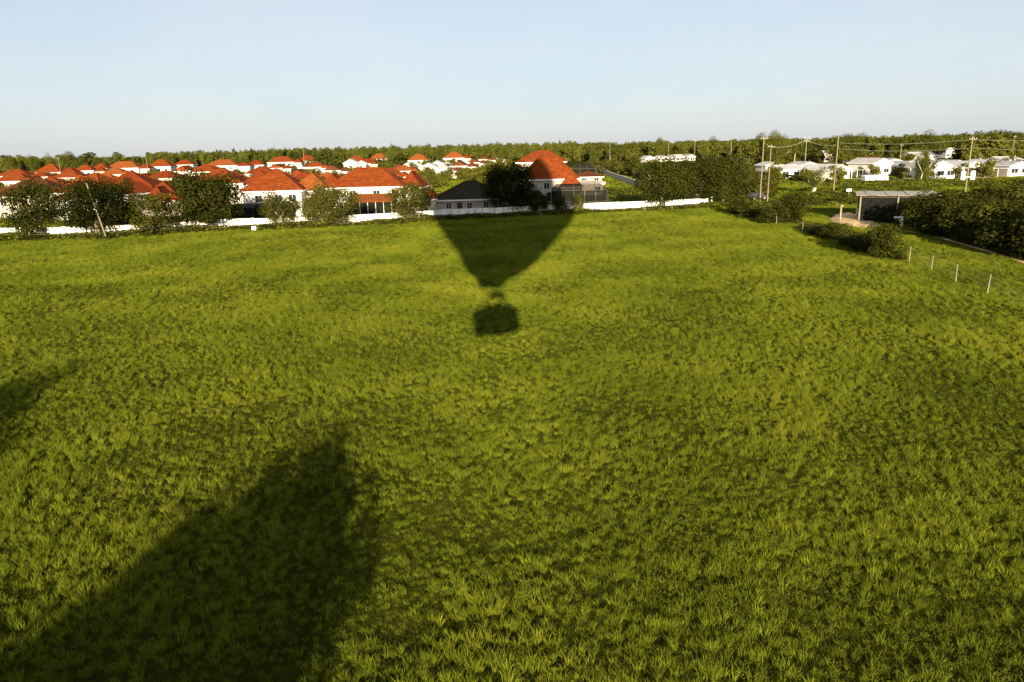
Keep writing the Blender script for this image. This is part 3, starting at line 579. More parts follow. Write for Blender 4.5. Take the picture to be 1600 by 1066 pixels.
# ------------------------------------------------------------------ shed, poles, posts, signs
def shed():
    p = at(1392, 351); t = empty('pole_shed', p, R(-24)); tag(t, 'open dark pole shed with a flat weathered tin roof beside the big hedge', 'shed')
    x0, x1, y0, y1 = -4.4, 5.4, 0, 9; h = 4.0
    for i in range(8):
        a, b = x0 - .5 + (x1 - x0 + 1) * i / 8, x0 - .5 + (x1 - x0 + 1) * (i + 1) / 8; z = h + .1 + .05 * (i % 2) + random.uniform(0, .04)
        MB().box(a, b - .02, y0 - .5, y1 + .5, z, z + .05).build('roof_sheet', M['roof_tin'], t)
    MB().box(x0, x1, y0 + .05, y0 + .17, h - .2, h + .08).box(x0, x1, y1 - .17, y1 - .05, h - .2, h + .08).build('beam', M['dark_wood'], t)
    for x in (x0 + .1, 0.6, x1 - .1):
        for y in (y0 + .1, y1 - .1): MB().tube((x, y, 0), (x, y, h), .13, .11, 8).build('post', M['wood'], t)
    MB().box(x0 + .25, x1 - .25, y1 - .5, y1 - .4, 0, h - .25).build('back_wall', M['dark_wood'], t)
    MB().box(x0 + .16, x0 + .24, y0 + .35, y1 - .55, 0, h - .25).build('side_wall', M['shed_dark'], t)
    MB().box(x1 - .24, x1 - .16, y0 + .35, y1 - .55, 0, h - .25).build('side_wall', M['dark_wood'], t)
    MB().box(x0 + .25, .45, y0 + .2, y0 + .24, .25, h - .22).build('interior_shade_sheet', M['shed_dark'], t)  # dark sheets added across the front, standing in for shade inside the shed
    MB().box(.75, x1 - .25, y0 + .2, y0 + .24, 1.3, h - .22).build('interior_shade_sheet', M['shed_dark'], t)
    MB().box(x0 + .5, 0, y0 + 3, y1 - 1, 0, 1.8).build('stored_boards', M['dark_wood'], t)
shed()
p = at(1408, 356); t = empty('standpipe', p); tag(t, 'bent white pipe standing at the corner of the dark shed', 'pipe')
MB().tube((0, 0, 0), (0, 0, 1.5), .17, None, 12).build('riser', M['pvc'], t, smooth=False)
MB().tube((.1, 0, 1.42), (-1.0, .25, 1.42), .12, None, 10).build('arm', M['pvc'], t)
MB().tube((0, 0, 0), (0, 0, .12), .26, None, 12).build('flange', M['pvc'], t)
def sign(label, x, y, h, sw, sh, name='road_sign', cat='sign'):
    t = empty(name, at(x, y)); tag(t, label, cat)
    MB().tube((0, 0, 0), (0, 0, h), .05, None, 6).build('post', M['wood'], t); MB().box(-sw / 2, sw / 2, -.09, -.05, h - sh, h).build('panel', M['pvc'], t)
sign('small white sign on a thin post behind the shed road', 1325, 312, 2.2, 1.1, .5)
t = empty('mailbox', at(1312, 348)); tag(t, 'wooden post with a small box at the tip of the sand patch', 'mailbox')
MB().box(-.11, .11, -.11, .11, 0, 2.4).build('post', M['wood'], t); MB().box(-.22, .22, -.3, .22, 2.4, 2.62).build('box', M['wood'], t)
t = empty('mailbox', at(1340, 345)); tag(t, 'short grey meter box on a post left of the shed', 'meter box')
MB().box(-.09, .09, -.09, .09, 0, 1.3).build('post', M['wood'], t); MB().box(-.3, .3, -.25, .2, .9, 1.9).build('box', M['alu_light'], t)
TOPS = {}
def pole(key, label, x, yb, xt, yt, r=.13, arms=1, extras=None, D=None):
    b = at(x, yb) if D is None else dist(x, D); h = height_at(b, xt, yt)
    lx = (at(xt, yb).x - at(x, yb).x) if D is None and key == 'lean' else 0
    t = empty('utility_pole', b); tag(t, label, 'pole', 'wooden utility poles'); tp = Vector((lx, 0, h))
    MB().tube((0, 0, -.05), tp, r, r * .72, 10).build('shaft', M['pole'], t, smooth=False)
    for k in range(arms):
        z = h - .5 - .9 * k; c = tp * (z / h)
        MB().box(c.x - .7, c.x + .7, c.y - .22, c.y - .1, z - .06, z + .06).build('crossarm', M['pole'], t)
        for dx in (-.62, -.22, .22, .62): MB().tube((c.x + dx, c.y - .16, z + .06), (c.x + dx, c.y - .16, z + .24), .05, .035, 6).build('insulator', M['alu_light'], t)
    if extras == 'drums':
        z = height_at(b, 1510, 281)
        for sx in (-1, 1):
            MB().tube((sx * .85, -.1, z), (sx * .85, -.1, z + 1.45), .4, None, 14).tube((sx * .85, -.1, z + 1.45), (sx * .85, -.1, z + 1.53), .43, .3, 14).build('transformer_drum', M['pvc'], t)
        MB().box(-.6, .6, -.16, .0, z + .4, z + .55).build('bracket', M['steel'], t)
    TOPS[key] = b + tp
    return t
pole('lean', 'leaning bare wooden pole between the dark oaks at left', 167, 374, 152, 286, .12, 0)
pole('a', 'taller pole of the pair beside the dark parked car', 1187, 320, 1187, 213, .13, 1)
pole('b', 'shorter pole of the pair, right of the taller one', 1199, 315, 1199, 226, .12, 1)
pole('c', 'pole with a crossarm in front of the carport home', 1254, 301, 1255, 212, .12, 2)
pole('d', 'tall pole left of the white sign, carrying two wires', 1302, 305, 1304, 211, .14, 0)
pole('e', 'leaning transformer pole with two white drums at right', 1505, 323, 1519, 213, .14, 1, 'drums')
for k, x, yt, D, lb in (('f', 1143, 216, 330, 'far pole above the double oak'), ('g', 1086, 220, 430, 'far pole right of the far white roofs'), ('h', 1045, 221, 520, 'far pole over the middle of the far white roofs'), ('i', 953, 222, 560, 'far pole left of the far white roofs'), ('j', 1586, 212, 330, 'far pole near the right edge of the picture'), ('k', 91, 246, 395, 'thin pole above the peaked orange roof at far left'), ('l', 228, 247, 480, 'thin slanting mast on the left horizon'), ('m', 474, 229, 520, 'thin pole over the far roofs before the wood'), ('n', 1410, 225, 300, 'pole among the trees left of the slender tree')):
    pole(k, lb, x, 0, x, yt, .16 if D < 450 else .2, 1 if D < 450 else 0, None, D)
def wire(label, a, b, sag, r=.028):
    m = MB(); n = 14; prev = None
    for i in range(n + 1):
        f = i / n; q = a.lerp(b, f) - Vector((0, 0, sag * 4 * f * (1 - f)))
        if prev is not None: m.tube(prev, q, r, None, 5)
        prev = q
    tag(m.build('overhead_wire', M['wire']), label, 'wire', 'overhead wires')
d_, e_ = TOPS['d'], TOPS['e']; off = e_ + (e_ - d_).normalized() * 45 + Vector((0, 0, .8))
def dn(v, z): return v - Vector((0, 0, z))
wire('upper wire from the tall pole to the transformer pole', dn(d_, 1.7), dn(e_, .6), .5)
wire('lower wire from the tall pole to the transformer pole', dn(d_, 3.0), dn(e_, 2.0), .5)
wire('upper wire leaving the transformer pole to the right', dn(e_, .6), dn(off, .4), .4)
wire('lower wire leaving the transformer pole to the right', dn(e_, 2.0), dn(off, 2.0), .4)
wire('low wire between the pair of poles', dn(TOPS['a'], 1.2), dn(TOPS['b'], .5), .05)
wire('wire from the shorter pole to the crossarm pole', dn(TOPS['b'], .5), dn(TOPS['c'], 1.0), .6, .025)
wire('wire from the crossarm pole to the tall pole', dn(TOPS['c'], 1.0), dn(d_, 2.2), .6, .025)

# --- fence posts along the field
def post(label, p, h, group, r=.07):
    t = empty('fence_post', p); tag(t, label, 'post', group)
    a = Vector((random.uniform(-.07, .07), random.uniform(-.05, .05), h)); MB().tube((0, 0, -.1), a, r, r * .85, 7).build('stake', M['wood'], t)
    return p + a
xs = -84; tops = []; k = 0
while xs < 37:
    p = Vector((xs, wall_y(xs) - 3.4 + random.uniform(-.2, .2), 0)); k += 1; tops.append(post('wooden wire-fence post before the white wall', p, random.uniform(1.25, 1.5), 'fence posts before the white wall')); xs += random.uniform(4.6, 5.6)
RF = [at(x, y) for x, y in ((1213, 353), (1253, 365), (1420, 411), (1455, 424), (1493, 441), (1542, 461), (1602, 490), (1690, 535))]
names = ['short post at the hedge end beyond the shrubs', 'pale post between the hedge and the shrub row', 'first leaning post right of the shrub row', 'second post right of the shrub row', 'third post right of the shrub row', 'nearest tall pale post of the right-hand fence', 'fence post at the right edge of the picture', 'fence post just outside the right edge']
rt = [post(n, p, 1.45 + .1 * (i % 3), 'right-hand fence posts', .05) for i, (n, p) in enumerate(zip(names, RF))]
def fence_wires(name, label, pts, hs):
    t = empty(name, pts[0]); tag(t, label, 'fence wire')
    for h in hs:
        m = MB()
        for a, b in zip(pts[:-1], pts[1:]):
            A, B = a.copy(), b.copy(); A.z *= h; B.z *= h; m.tube(A - pts[0], B - pts[0], .005, None, 4)
        m.build('strand', M['wire'], t)
fence_wires('fence_wire', 'thin wire strands strung along the posts before the white wall', tops, (.45, .7, .93))
fence_wires('fence_wire', 'thin wire strands of the right-hand fence', rt, (.45, .7, .93))

# --- vehicles
def car(label, pos, rot, L_, w_, h, paint, kind='car'):
    t = empty('parked_car' if kind == 'car' else 'white_trailer', pos, rot); tag(t, label, 'car' if kind == 'car' else 'trailer')
    pr = [(-.5, .28), (-.5, .55), (-.42, .62), (-.2, .98), (.18, 1.0), (.32, .66), (.47, .58), (.5, .30)] if kind == 'car' else [(-.5, .22), (-.5, .9), (-.47, 1.0), (.45, 1.0), (.5, .82), (.5, .22)]
    m = MB(); n = len(pr)
    for s in (-1, 1):
        for (x, z) in pr: m.v.append((x * L_, s * w_ / 2 * (.86 if z > .7 and kind == 'car' else 1), z * h))
    m.f += [tuple(range(n))[::-1], tuple(range(n, 2 * n))] + [(i, (i + 1) % n, n + (i + 1) % n, n + i) for i in range(n)]
    o = m.build('body', paint, t)
    for sx in ((-.3, .31) if kind == 'car' else (.08, .24)):
        for s in (-1, 1):
            wv = MB().tube((sx * L_, s * (w_ / 2 - .1), .33), (sx * L_, s * (w_ / 2 + .04), .33), .33, None, 14).build('wheel', M['tyre'], t)
            MB().tube((sx * L_, s * (w_ / 2 + .03), .33), (sx * L_, s * (w_ / 2 + .06), .33), .18, None, 10).build('rim', M['steel'], wv)
    if kind == 'car':
        for s in (-1, 1):
            y = s * (w_ / 2 * .92 + .012)
            MB().quad((-.17 * L_, y, .68 * h), (.0 * L_, y, .68 * h), (.0 * L_, y * .94, .94 * h), (-.15 * L_, y * .94, .94 * h)).build('side_window', M['glass'], t)
            MB().quad((.02 * L_, y, .68 * h), (.26 * L_, y, .68 * h), (.17 * L_, y * .94, .94 * h), (.02 * L_, y * .94, .94 * h)).build('side_window', M['glass'], t)
            MB().box(.495 * L_, .505 * L_, s * w_ * .36 - .14, s * w_ * .36 + .14, .42 * h, .52 * h).build('headlight', M['pvc'], t)
    else:
        MB().tube((.5 * L_, 0, .45), (.5 * L_ + 1, 0, .45), .06).build('drawbar', M['steel'], t)
        MB().box(-.3 * L_, -.18 * L_, -w_ / 2 - .02, -w_ / 2, .35 * h, .9 * h).build('door', M['trim'], t)
car('dark car parked behind the pair of poles', at(1182, 312), R(20), 4.4, 1.8, 1.55, M['car_dark'])
car('long low white trailer parked before the raised mobile home', at(1366, 284), R(4), 7.0, 2.2, 1.9, M['car_white'], 'trailer')
t = empty('white_crate', at(398, 361)); tag(t, 'tiny white crate on the field edge below the pale tree', 'crate')
MB().box(-.35, .35, -.3, .3, 0, .05).box(-.35, -.3, -.3, .3, .05, .7).box(.3, .35, -.3, .3, .05, .7).box(-.3, .3, -.3, -.25, .05, .7).box(-.3, .3, .25, .3, .05, .7).build('body', M['pvc'], t)
MB().box(-.38, .38, -.33, .33, .7, .76).build('lid', M['pvc'], t)

# ------------------------------------------------------------------ trees near the wall
def wtree(label, x, ytop, wpx, crown, back=-1.4, **k):
    p = dist(x, 125); p = dist(x, wall_y(p.x) + back); p = dist(x, wall_y(p.x) + back); h = height_at(p, x, ytop)
    return tree(k.pop('name', 'oak_tree'), label, p, wpx * p.y / FPX * .93, h, crown, **k)
wtree('round dark oak at the left edge, before the white wall', 38, 285, 88, 'oak0', trunk='oak')
wtree('dark oak beside the leaning pole', 132, 283, 94, 'oak1', trunk='oakb')
wtree('dark tall oak right behind the leaning pole', 178, 284, 58, 'oak4', trunk='oakb', back=3)
wtree('lighter spreading tree right of the leaning pole', 228, 302, 84, 'light0', trunk='oak', mat='oak_light')
wtree('biggest dark round oak at the left, before the white wall', 315, 270, 106, 'oak2', trunk='oak')
wtree('small pale tree with a thin white trunk before the white wall', 430, 300, 58, 'light1', trunk='light', mat='oak_light', bark='pale_bark')
wtree('leafy green oak left of its twin, below the broad orange roof', 493, 289, 60, 'oak3', trunk='oakb', mat='oak_light')
wtree('leafy green oak right of its twin, below the wide white house', 528, 296, 58, 'light2', trunk='oakb', mat='oak_light')
wtree('green oak at the right end of the wide white house', 636, 288, 72, 'oak0', trunk='oak', mat='oak_light', clear=.2)
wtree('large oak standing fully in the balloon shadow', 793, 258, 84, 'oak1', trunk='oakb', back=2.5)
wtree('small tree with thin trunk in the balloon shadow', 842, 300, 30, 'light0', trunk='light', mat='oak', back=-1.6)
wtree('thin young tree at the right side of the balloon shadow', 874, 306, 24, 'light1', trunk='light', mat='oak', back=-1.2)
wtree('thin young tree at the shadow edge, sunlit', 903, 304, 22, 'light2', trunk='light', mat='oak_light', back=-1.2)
wtree('round oak left of the double oak, before the lawn', 1040, 249, 90, 'oak3', trunk='oak', mat='oak', clear=.2)
wtree('left crown of the big double oak', 1092, 247, 82, 'oak4', trunk='oakb', back=1)
wtree('right crown of the big double oak', 1134, 246, 80, 'oak2', trunk='oakb', back=3.5)
# shrubs
def shrub(label, x, y, wpx, hm, crown='shrub0', mat='hedge', group='field-edge shrubs', name='shrub', depth=None):
    p = at(x, y); return tree(name, label, p, wpx * p.y / FPX, hm, crown, None, mat, .0, group, cat='shrub', depth=depth)
shrub('bright low bush where the shadow meets the wall', 655, 347, 34, 1.5, 'shrub0', 'yard')
shrub('round bush under the wide white house', 590, 349, 40, .9, 'shrub1', 'yard'); shrub('low bush between the twin oaks', 515, 352, 34, 1.1, 'shrub2', 'hedge'); shrub('low bush right of the small pale tree', 462, 353, 36, 1.0, 'shrub0', 'hedge')
for i, (x, y, wp, hm, lb) in enumerate(((1150, 336, 34, 3.0, 'pale bush under the big double oak'), (1175, 342, 44, 3.4, 'bush left of the pair of poles at the field corner'), (1205, 350, 50, 3.2, 'dark bush at the foot of the tall pole pair'), (1238, 350, 44, 4.6, 'tallest bush at the field corner, right of the poles'), (1222, 342, 40, 3.6, 'bush behind the tallest corner bush'),
        (1278, 368, 34, 1.6, 'leftmost low shrub of the row along the right-hand fence'), (1302, 376, 36, 2.2, 'second shrub of the row along the right-hand fence'), (1326, 384, 38, 2.4, 'third shrub of the row along the right-hand fence'), (1352, 395, 36, 2.0, 'fourth shrub of the row along the right-hand fence'), (1378, 406, 50, 3.6, 'biggest and last shrub of the row along the right-hand fence'), (1262, 361, 30, 1.3, 'lowest scrub between the corner bushes and the shrub row'), (1291, 373, 30, 1.4, 'low scrub wedged between the first two shrubs of the row'), (1340, 391, 34, 1.7, 'low scrub in front of the fourth shrub of the row'), (1404, 409, 20, 1.4, 'small scrub at the right foot of the biggest shrub'))):
    shrub(lb, x, y, wp, hm, 'shrub%d' % (i % 3))
hl = [(1452, 366, 80, 5.2), (1480, 368, 84, 4.8), (1520, 380, 96, 5.0), (1560, 388, 100, 5.2), (1600, 398, 104, 5.4), (1650, 410, 120, 5.8), (1500, 352, 90, 4.6), (1550, 350, 96, 4.8), (1600, 356, 110, 5.4), (1420, 352, 50, 3.6), (1545, 330, 80, 4.8), (1590, 334, 90, 5.2)]
hn = ['first', 'second', 'third', 'fourth', 'fifth', 'off-edge', 'inner first', 'inner second', 'inner third', 'shed-side', 'rear left', 'rear right']
for i, (x, y, wp, hm) in enumerate(hl):
    shrub('%s thicket of the big dark hedge right of the shed' % hn[i], x, y, wp, hm, 'shrub%d' % (i % 3), 'hedge', 'big dark hedge thickets', 'thicket')
# forked pale tree, slender trees, palms
p = at(1270, 305)
t = tree('forked_tree', 'small tree with forked pale trunk right of the crossarm pole', p, 4.6, height_at(p, 1270, 262), 'light1', 'oak', 'yard', .34)
for c_ in t.children:
    if c_.name.startswith('trunk'): c_.scale = (9, 9, 6); c_.material_slots[0].link = 'OBJECT'; c_.material_slots[0].material = M['pale_bark']
p = at(1438, 285); tree('slender_tree', 'slender upright tree left of the bright white gabled home', p, 3.6, height_at(p, 1438, 232), 'light2', 'light', 'yard', .1)
p = at(1446, 283); tree('slender_tree', 'short bush at the foot of the slender tree', p, 4.6, 5.5, 'yard0', 'light', 'yard', .05)
def palm(label, x, D, h):
    b = dist(x, D); t = empty('palm_tree', b); tag(t, label, 'palm')
    MB().tube((0, 0, 0), (.25, 0, h), .17, .13, 8).build('trunk', M['pale_bark'], t)
    rng = np.random.default_rng(int(x)); V = []; F = []
    for i in range(16):
        a = 2 * math.pi * i / 16 + rng.uniform(-.2, .2); up = rng.uniform(-.1, .9); L_ = rng.uniform(1.7, 2.3)
        for s in range(9):
            f0 = s / 9; c = np.array([.25 + math.cos(a) * L_ * f0, math.sin(a) * L_ * f0, h + L_ * (up * f0 - (.55 + up * .5) * f0 * f0)])
            side = np.array([-math.sin(a), math.cos(a), -.35]) * .5 * (1 - abs(f0 - .4)); fw = np.array([math.cos(a), math.sin(a), 0]) * .3
            for sg in (-1, 1):
                q = len(V); sd = side * [sg, sg, 1]; V += [c, c + fw * .4, c + sd + fw * 1.3]; F.append((q, q + 1, q + 2))
    link('crown', np_mesh('palm_crown', np.array(V), np.array(F)), M['palm'], t)
palm('palm tree left of the right-edge carport', 1560, 222, 4.6); palm('palm before the dark porch of the transformer-pole home', 1545, 214, 2.6); palm('palm at the right edge over the carport', 1590, 236, 6.2)
palm('palm over the grey-roofed mobile home', 1243, 300, 7.5)
# low clipped hedge in front of the mobile homes
HA, HB = at(1166, 273), at(1292, 289); rng = np.random.default_rng(5); n = 5200; Lh = (HB - HA).length
u_ = rng.uniform(0, Lh, n); z_ = rng.uniform(.05, 1.55, n) * rng.choice([1, 1, .97], n); s_ = rng.choice([-.8, .8, 0], n) + rng.normal(0, .12, n); z_ = np.where(np.abs(s_) < .5, 1.5 + rng.normal(0, .1, n), z_)
V, F = leaf_quads(np.stack([u_, s_, z_], 1), rng.normal(size=(n, 3)) + [0, -1, .5], rng.uniform(.15, .3, n), rng.uniform(.1, .2, n), rng)
tag(link('clipped_hedge', np_mesh('clipped_hedge', V, F), M['hedge'], None, HA, math.atan2(HB.y - HA.y, HB.x - HA.x)), 'long dark clipped hedge in front of the carport mobile home', 'hedge')

# ------------------------------------------------------------------ yard and background trees (individuals)
def clear_of(p, r):
    for hx, hy, hr in HOUSES:
        if (p.x - hx) ** 2 + (p.y - hy - hr * .4) ** 2 < (hr * .62 + r) ** 2: return False
    for a, b, wd in ROADS:
        ab = b - a; f = max(0, min(1, (p - a).dot(ab) / ab.dot(ab)))
        if (a + ab * f - p).length < wd + r * .6: return False
    return True
rnd = random.Random(21)
def short(lb):
    ws = lb.split(); cut = {'below', 'behind', 'between', 'left', 'right', 'beside', 'at', 'above', 'under', 'along', 'just', 'in', 'by', 'over', 'close', 'before', 'nearest'}
    for i, q in enumerate(ws):
        if i >= 3 and q.strip(',') in cut: return ' '.join(ws[:min(i, 6)]).rstrip(',')
    return ' '.join(ws[:6]).rstrip(',')
def grove(n, xr, Dr, hr, label, group, kinds, mat, name, trunk='yard', ar=(.8, 1.2), clear=.14, near=True):
    c = 0; tries = 0
    while c < n and tries < n * 30:
        tries += 1; x = rnd.uniform(*xr); D = Dr[0] * (Dr[1] / Dr[0]) ** rnd.random(); p = dist(x, D); h = rnd.uniform(*hr); wd = h * rnd.uniform(*ar)
        if not clear_of(p, wd * .4): continue
        lb = label
        if near:
            hh = min(HL, key=lambda q: (q[0] - p.x) ** 2 + (q[1] - p.y) ** 2); ra, rb = hh[0] / hh[1], p.x / p.y
            side = 'left of' if rb < ra - .012 else 'right of' if rb > ra + .012 else 'behind' if p.y > hh[1] else 'in front of'
            lb = '%s %s the %s' % (label, side, short(hh[2]))
        tree(name, lb, p, wd, h, rnd.choice(kinds), trunk, mat, clear, group, rnd.uniform(0, 6.28)); c += 1
Y = ['yard0', 'yard1', 'yard2', 'yard3']
grove(80, (-60, 640), (165, 560), (3.4, 6.4), 'green garden tree', 'garden trees of the estate', Y, 'yard', 'garden_tree')
grove(40, (640, 800), (230, 560), (3.5, 6.0), 'small lane-side tree', 'trees along the lane', Y, 'yard', 'garden_tree')
grove(10, (735, 830), (168, 230), (4.0, 7.0), 'bushy tree', 'trees left of the tall orange roof', Y, 'yard', 'garden_tree')
for lb, x, D in [(q[0], q[1], q[2]) for q in far] + [(q[0], q[1], q[2]) for q in gab] + MIDS:
    for k in range(2 if D > 420 else 3):
        p = dist(x, D - rnd.uniform(5, 13)) + Vector((rnd.uniform(-11, 11), 0, 0)); h = rnd.uniform(2.6, 5.0)
        tree('garden_tree', 'leafy garden tree standing in front of the ' + short(lb), p, h * rnd.uniform(1.0, 1.7), h, rnd.choice(Y), 'yard', 'yard', .06, 'garden trees of the estate', rnd.uniform(0, 6.28))
# dense row outside the boundary wall
for i in range(26):
    f = i / 25; a = Vector((58, 165, 0)); b = Vector((42, 360, 0)); p = a.lerp(b, f) + Vector((rnd.uniform(-2, 5), rnd.uniform(-3, 3), 0)); h = rnd.uniform(4.6, 7.2)
    tree('wall_tree', 'dense green tree behind the pale grey boundary wall', p, h * rnd.uniform(.9, 1.2), h, rnd.choice(('oak0', 'oak3', 'yard1', 'yard2')), 'oak', 'oak_light', .06, 'tree row behind the boundary wall', rnd.uniform(0, 6.28))
grove(60, (930, 1180), (580, 760), (9, 15), 'tall background tree', 'trees behind the double oak', Y, 'far', 'background_tree', ar=(.7, 1.1))
grove(100, (1170, 1720), (310, 620), (6, 14), 'rounded background tree', 'trees behind the mobile homes', Y, 'far', 'background_tree', ar=(.75, 1.2))
grove(34, (1205, 1700), (208, 330), (2.6, 6.0), 'small leafy tree', 'small trees between mobile homes', Y, 'yard', 'garden_tree')
grove(30, (-80, 200), (520, 700), (12, 17), 'tall horizon tree', 'tall trees on the left horizon', ('pine0', 'pine1', 'pine2', 'yard2'), 'pine', 'horizon_tree', ar=(.45, .8), clear=.3)
x_ = dist(505, 430); tree('round_tree', 'big round green tree before the far wood, left of centre', x_, 22, 11, 'yard2', 'yard', 'far', .05)
x_ = dist(612, 480); tree('round_tree', 'big round dark tree left of the lone far orange roof', x_, 20, 11, 'yard1', 'yard', 'far', .05)
def skyline(label, x, D, yt, wpx, crown, mat='far'):
    p = dist(x, D); h = height_at(p, x, yt); tree('skyline_tree', label, p, wpx * D / FPX, h, crown, 'yard', mat, .12, 'skyline trees', rnd.uniform(0, 6.28))
for q in (('dark tree on the skyline at the far left edge', 20, 460, 246, 16, 'oak0'), ('narrow dark skyline tree second from the left edge', 37, 470, 248, 12, 'oak1'), ('skyline tree left of the peaked orange roof', 52, 470, 245, 16, 'oak2'), ('round skyline tree behind the peaked orange roof', 74, 480, 244, 20, 'oak3'), ('tallest wide skyline tree at left', 104, 460, 240, 30, 'oak4'), ('small skyline tree between two red roofs at left', 151, 500, 246, 14, 'oak1'),
          ('domed tree on the skyline above the far white roofs', 1034, 640, 217, 20, 'oak0'), ('domed dark tree on the skyline above the double oak', 1113, 640, 217, 24, 'oak3'), ('tall dark tree right behind the pair of poles', 1188, 330, 212, 26, 'oak2'), ('big round tree above the carport home', 1213, 310, 209, 36, 'oak4'), ('round skyline tree behind the tall wire pole', 1322, 360, 212, 40, 'oak1'), ('flat-topped skyline tree left of the slender tree', 1352, 430, 211, 34, 'oak0'), ('broad skyline tree right of the slender tree', 1452, 420, 209, 46, 'oak3'), ('long dark skyline tree right of the transformer pole', 1555, 380, 207, 56, 'oak2'), ('skyline tree at the right edge', 1596, 360, 205, 44, 'oak4')):
    skyline(*q)
# the far wood: one mass
P, RO, SC, VI = [], [], [], []
def wood(n, xr, Dr, hr, ar, kinds):
    for _ in range(n):
        x = rnd.uniform(*xr); D = rnd.uniform(*Dr); p = dist(x, D); h = rnd.uniform(*hr); wd = h * rnd.uniform(*ar)
        P.append((p.x, p.y, rnd.uniform(-.12, 0) * h)); RO.append((0, 0, rnd.uniform(0, 6.28))); SC.append((wd, wd, h)); VI.append(rnd.choice(kinds))
wood(1700, (230, 900), (700, 980), (8.5, 18), (.28, .5), (0, 1, 2, 0, 1, 2, 3)); wood(500, (-150, 240), (850, 1150), (9, 14), (.35, .6), (0, 1, 2, 3)); wood(700, (880, 1260), (680, 1050), (8, 15.5), (.45, .8), (3, 4, 5, 0))
wood(800, (1200, 1800), (560, 950), (9, 15.5), (.5, .9), (3, 4, 5)); wood(700, (-200, 1800), (1200, 2200), (10, 15), (.6, 1.2), (3, 4, 5)); wood(300, (740, 960), (640, 800), (8, 16), (.4, .7), (0, 1, 3, 4))
vv = [CROWN['pine%d' % i] for i in range(3)] + [CROWN['far%d' % i] for i in range(3)]
for i, me in enumerate(vv):
    if not me.materials: me.materials.append(M['pine'] if i < 3 else M['far'])
scatter('far_wood', np.array(P), np.array(RO), np.array(SC), np.array(VI), vv, 'continuous green wood along the horizon', 'wood', None)

# ------------------------------------------------------------------ trees behind the viewer whose shadows reach the field
tree('shade_tree', 'tallest dense tree behind the viewer, throwing the peak of the foreground shadow', Vector((-7.3, -21, 0)), 6.9, 10.35, 'dense0', 'oak', 'oak', .1, rot=0)
tree('shade_tree', 'middle dense tree behind the viewer, throwing the sloping side of the foreground shadow', Vector((-9.2, -21.5, 0)), 6.6, 9.5, 'dense1', 'oak', 'oak', .1, rot=0)
tree('shade_tree', 'lowest dense tree behind the viewer, shading the lower left corner', Vector((-12.4, -21, 0)), 6.4, 7.7, 'dense0', 'oak', 'oak', .1, rot=1)
tree('shade_tree', 'dense tree behind the viewer throwing the small shadow at the left edge', Vector((-25.6, -22, 0)), 9.0, 13.0, 'dense1', 'oak', 'oak', .1, rot=2)

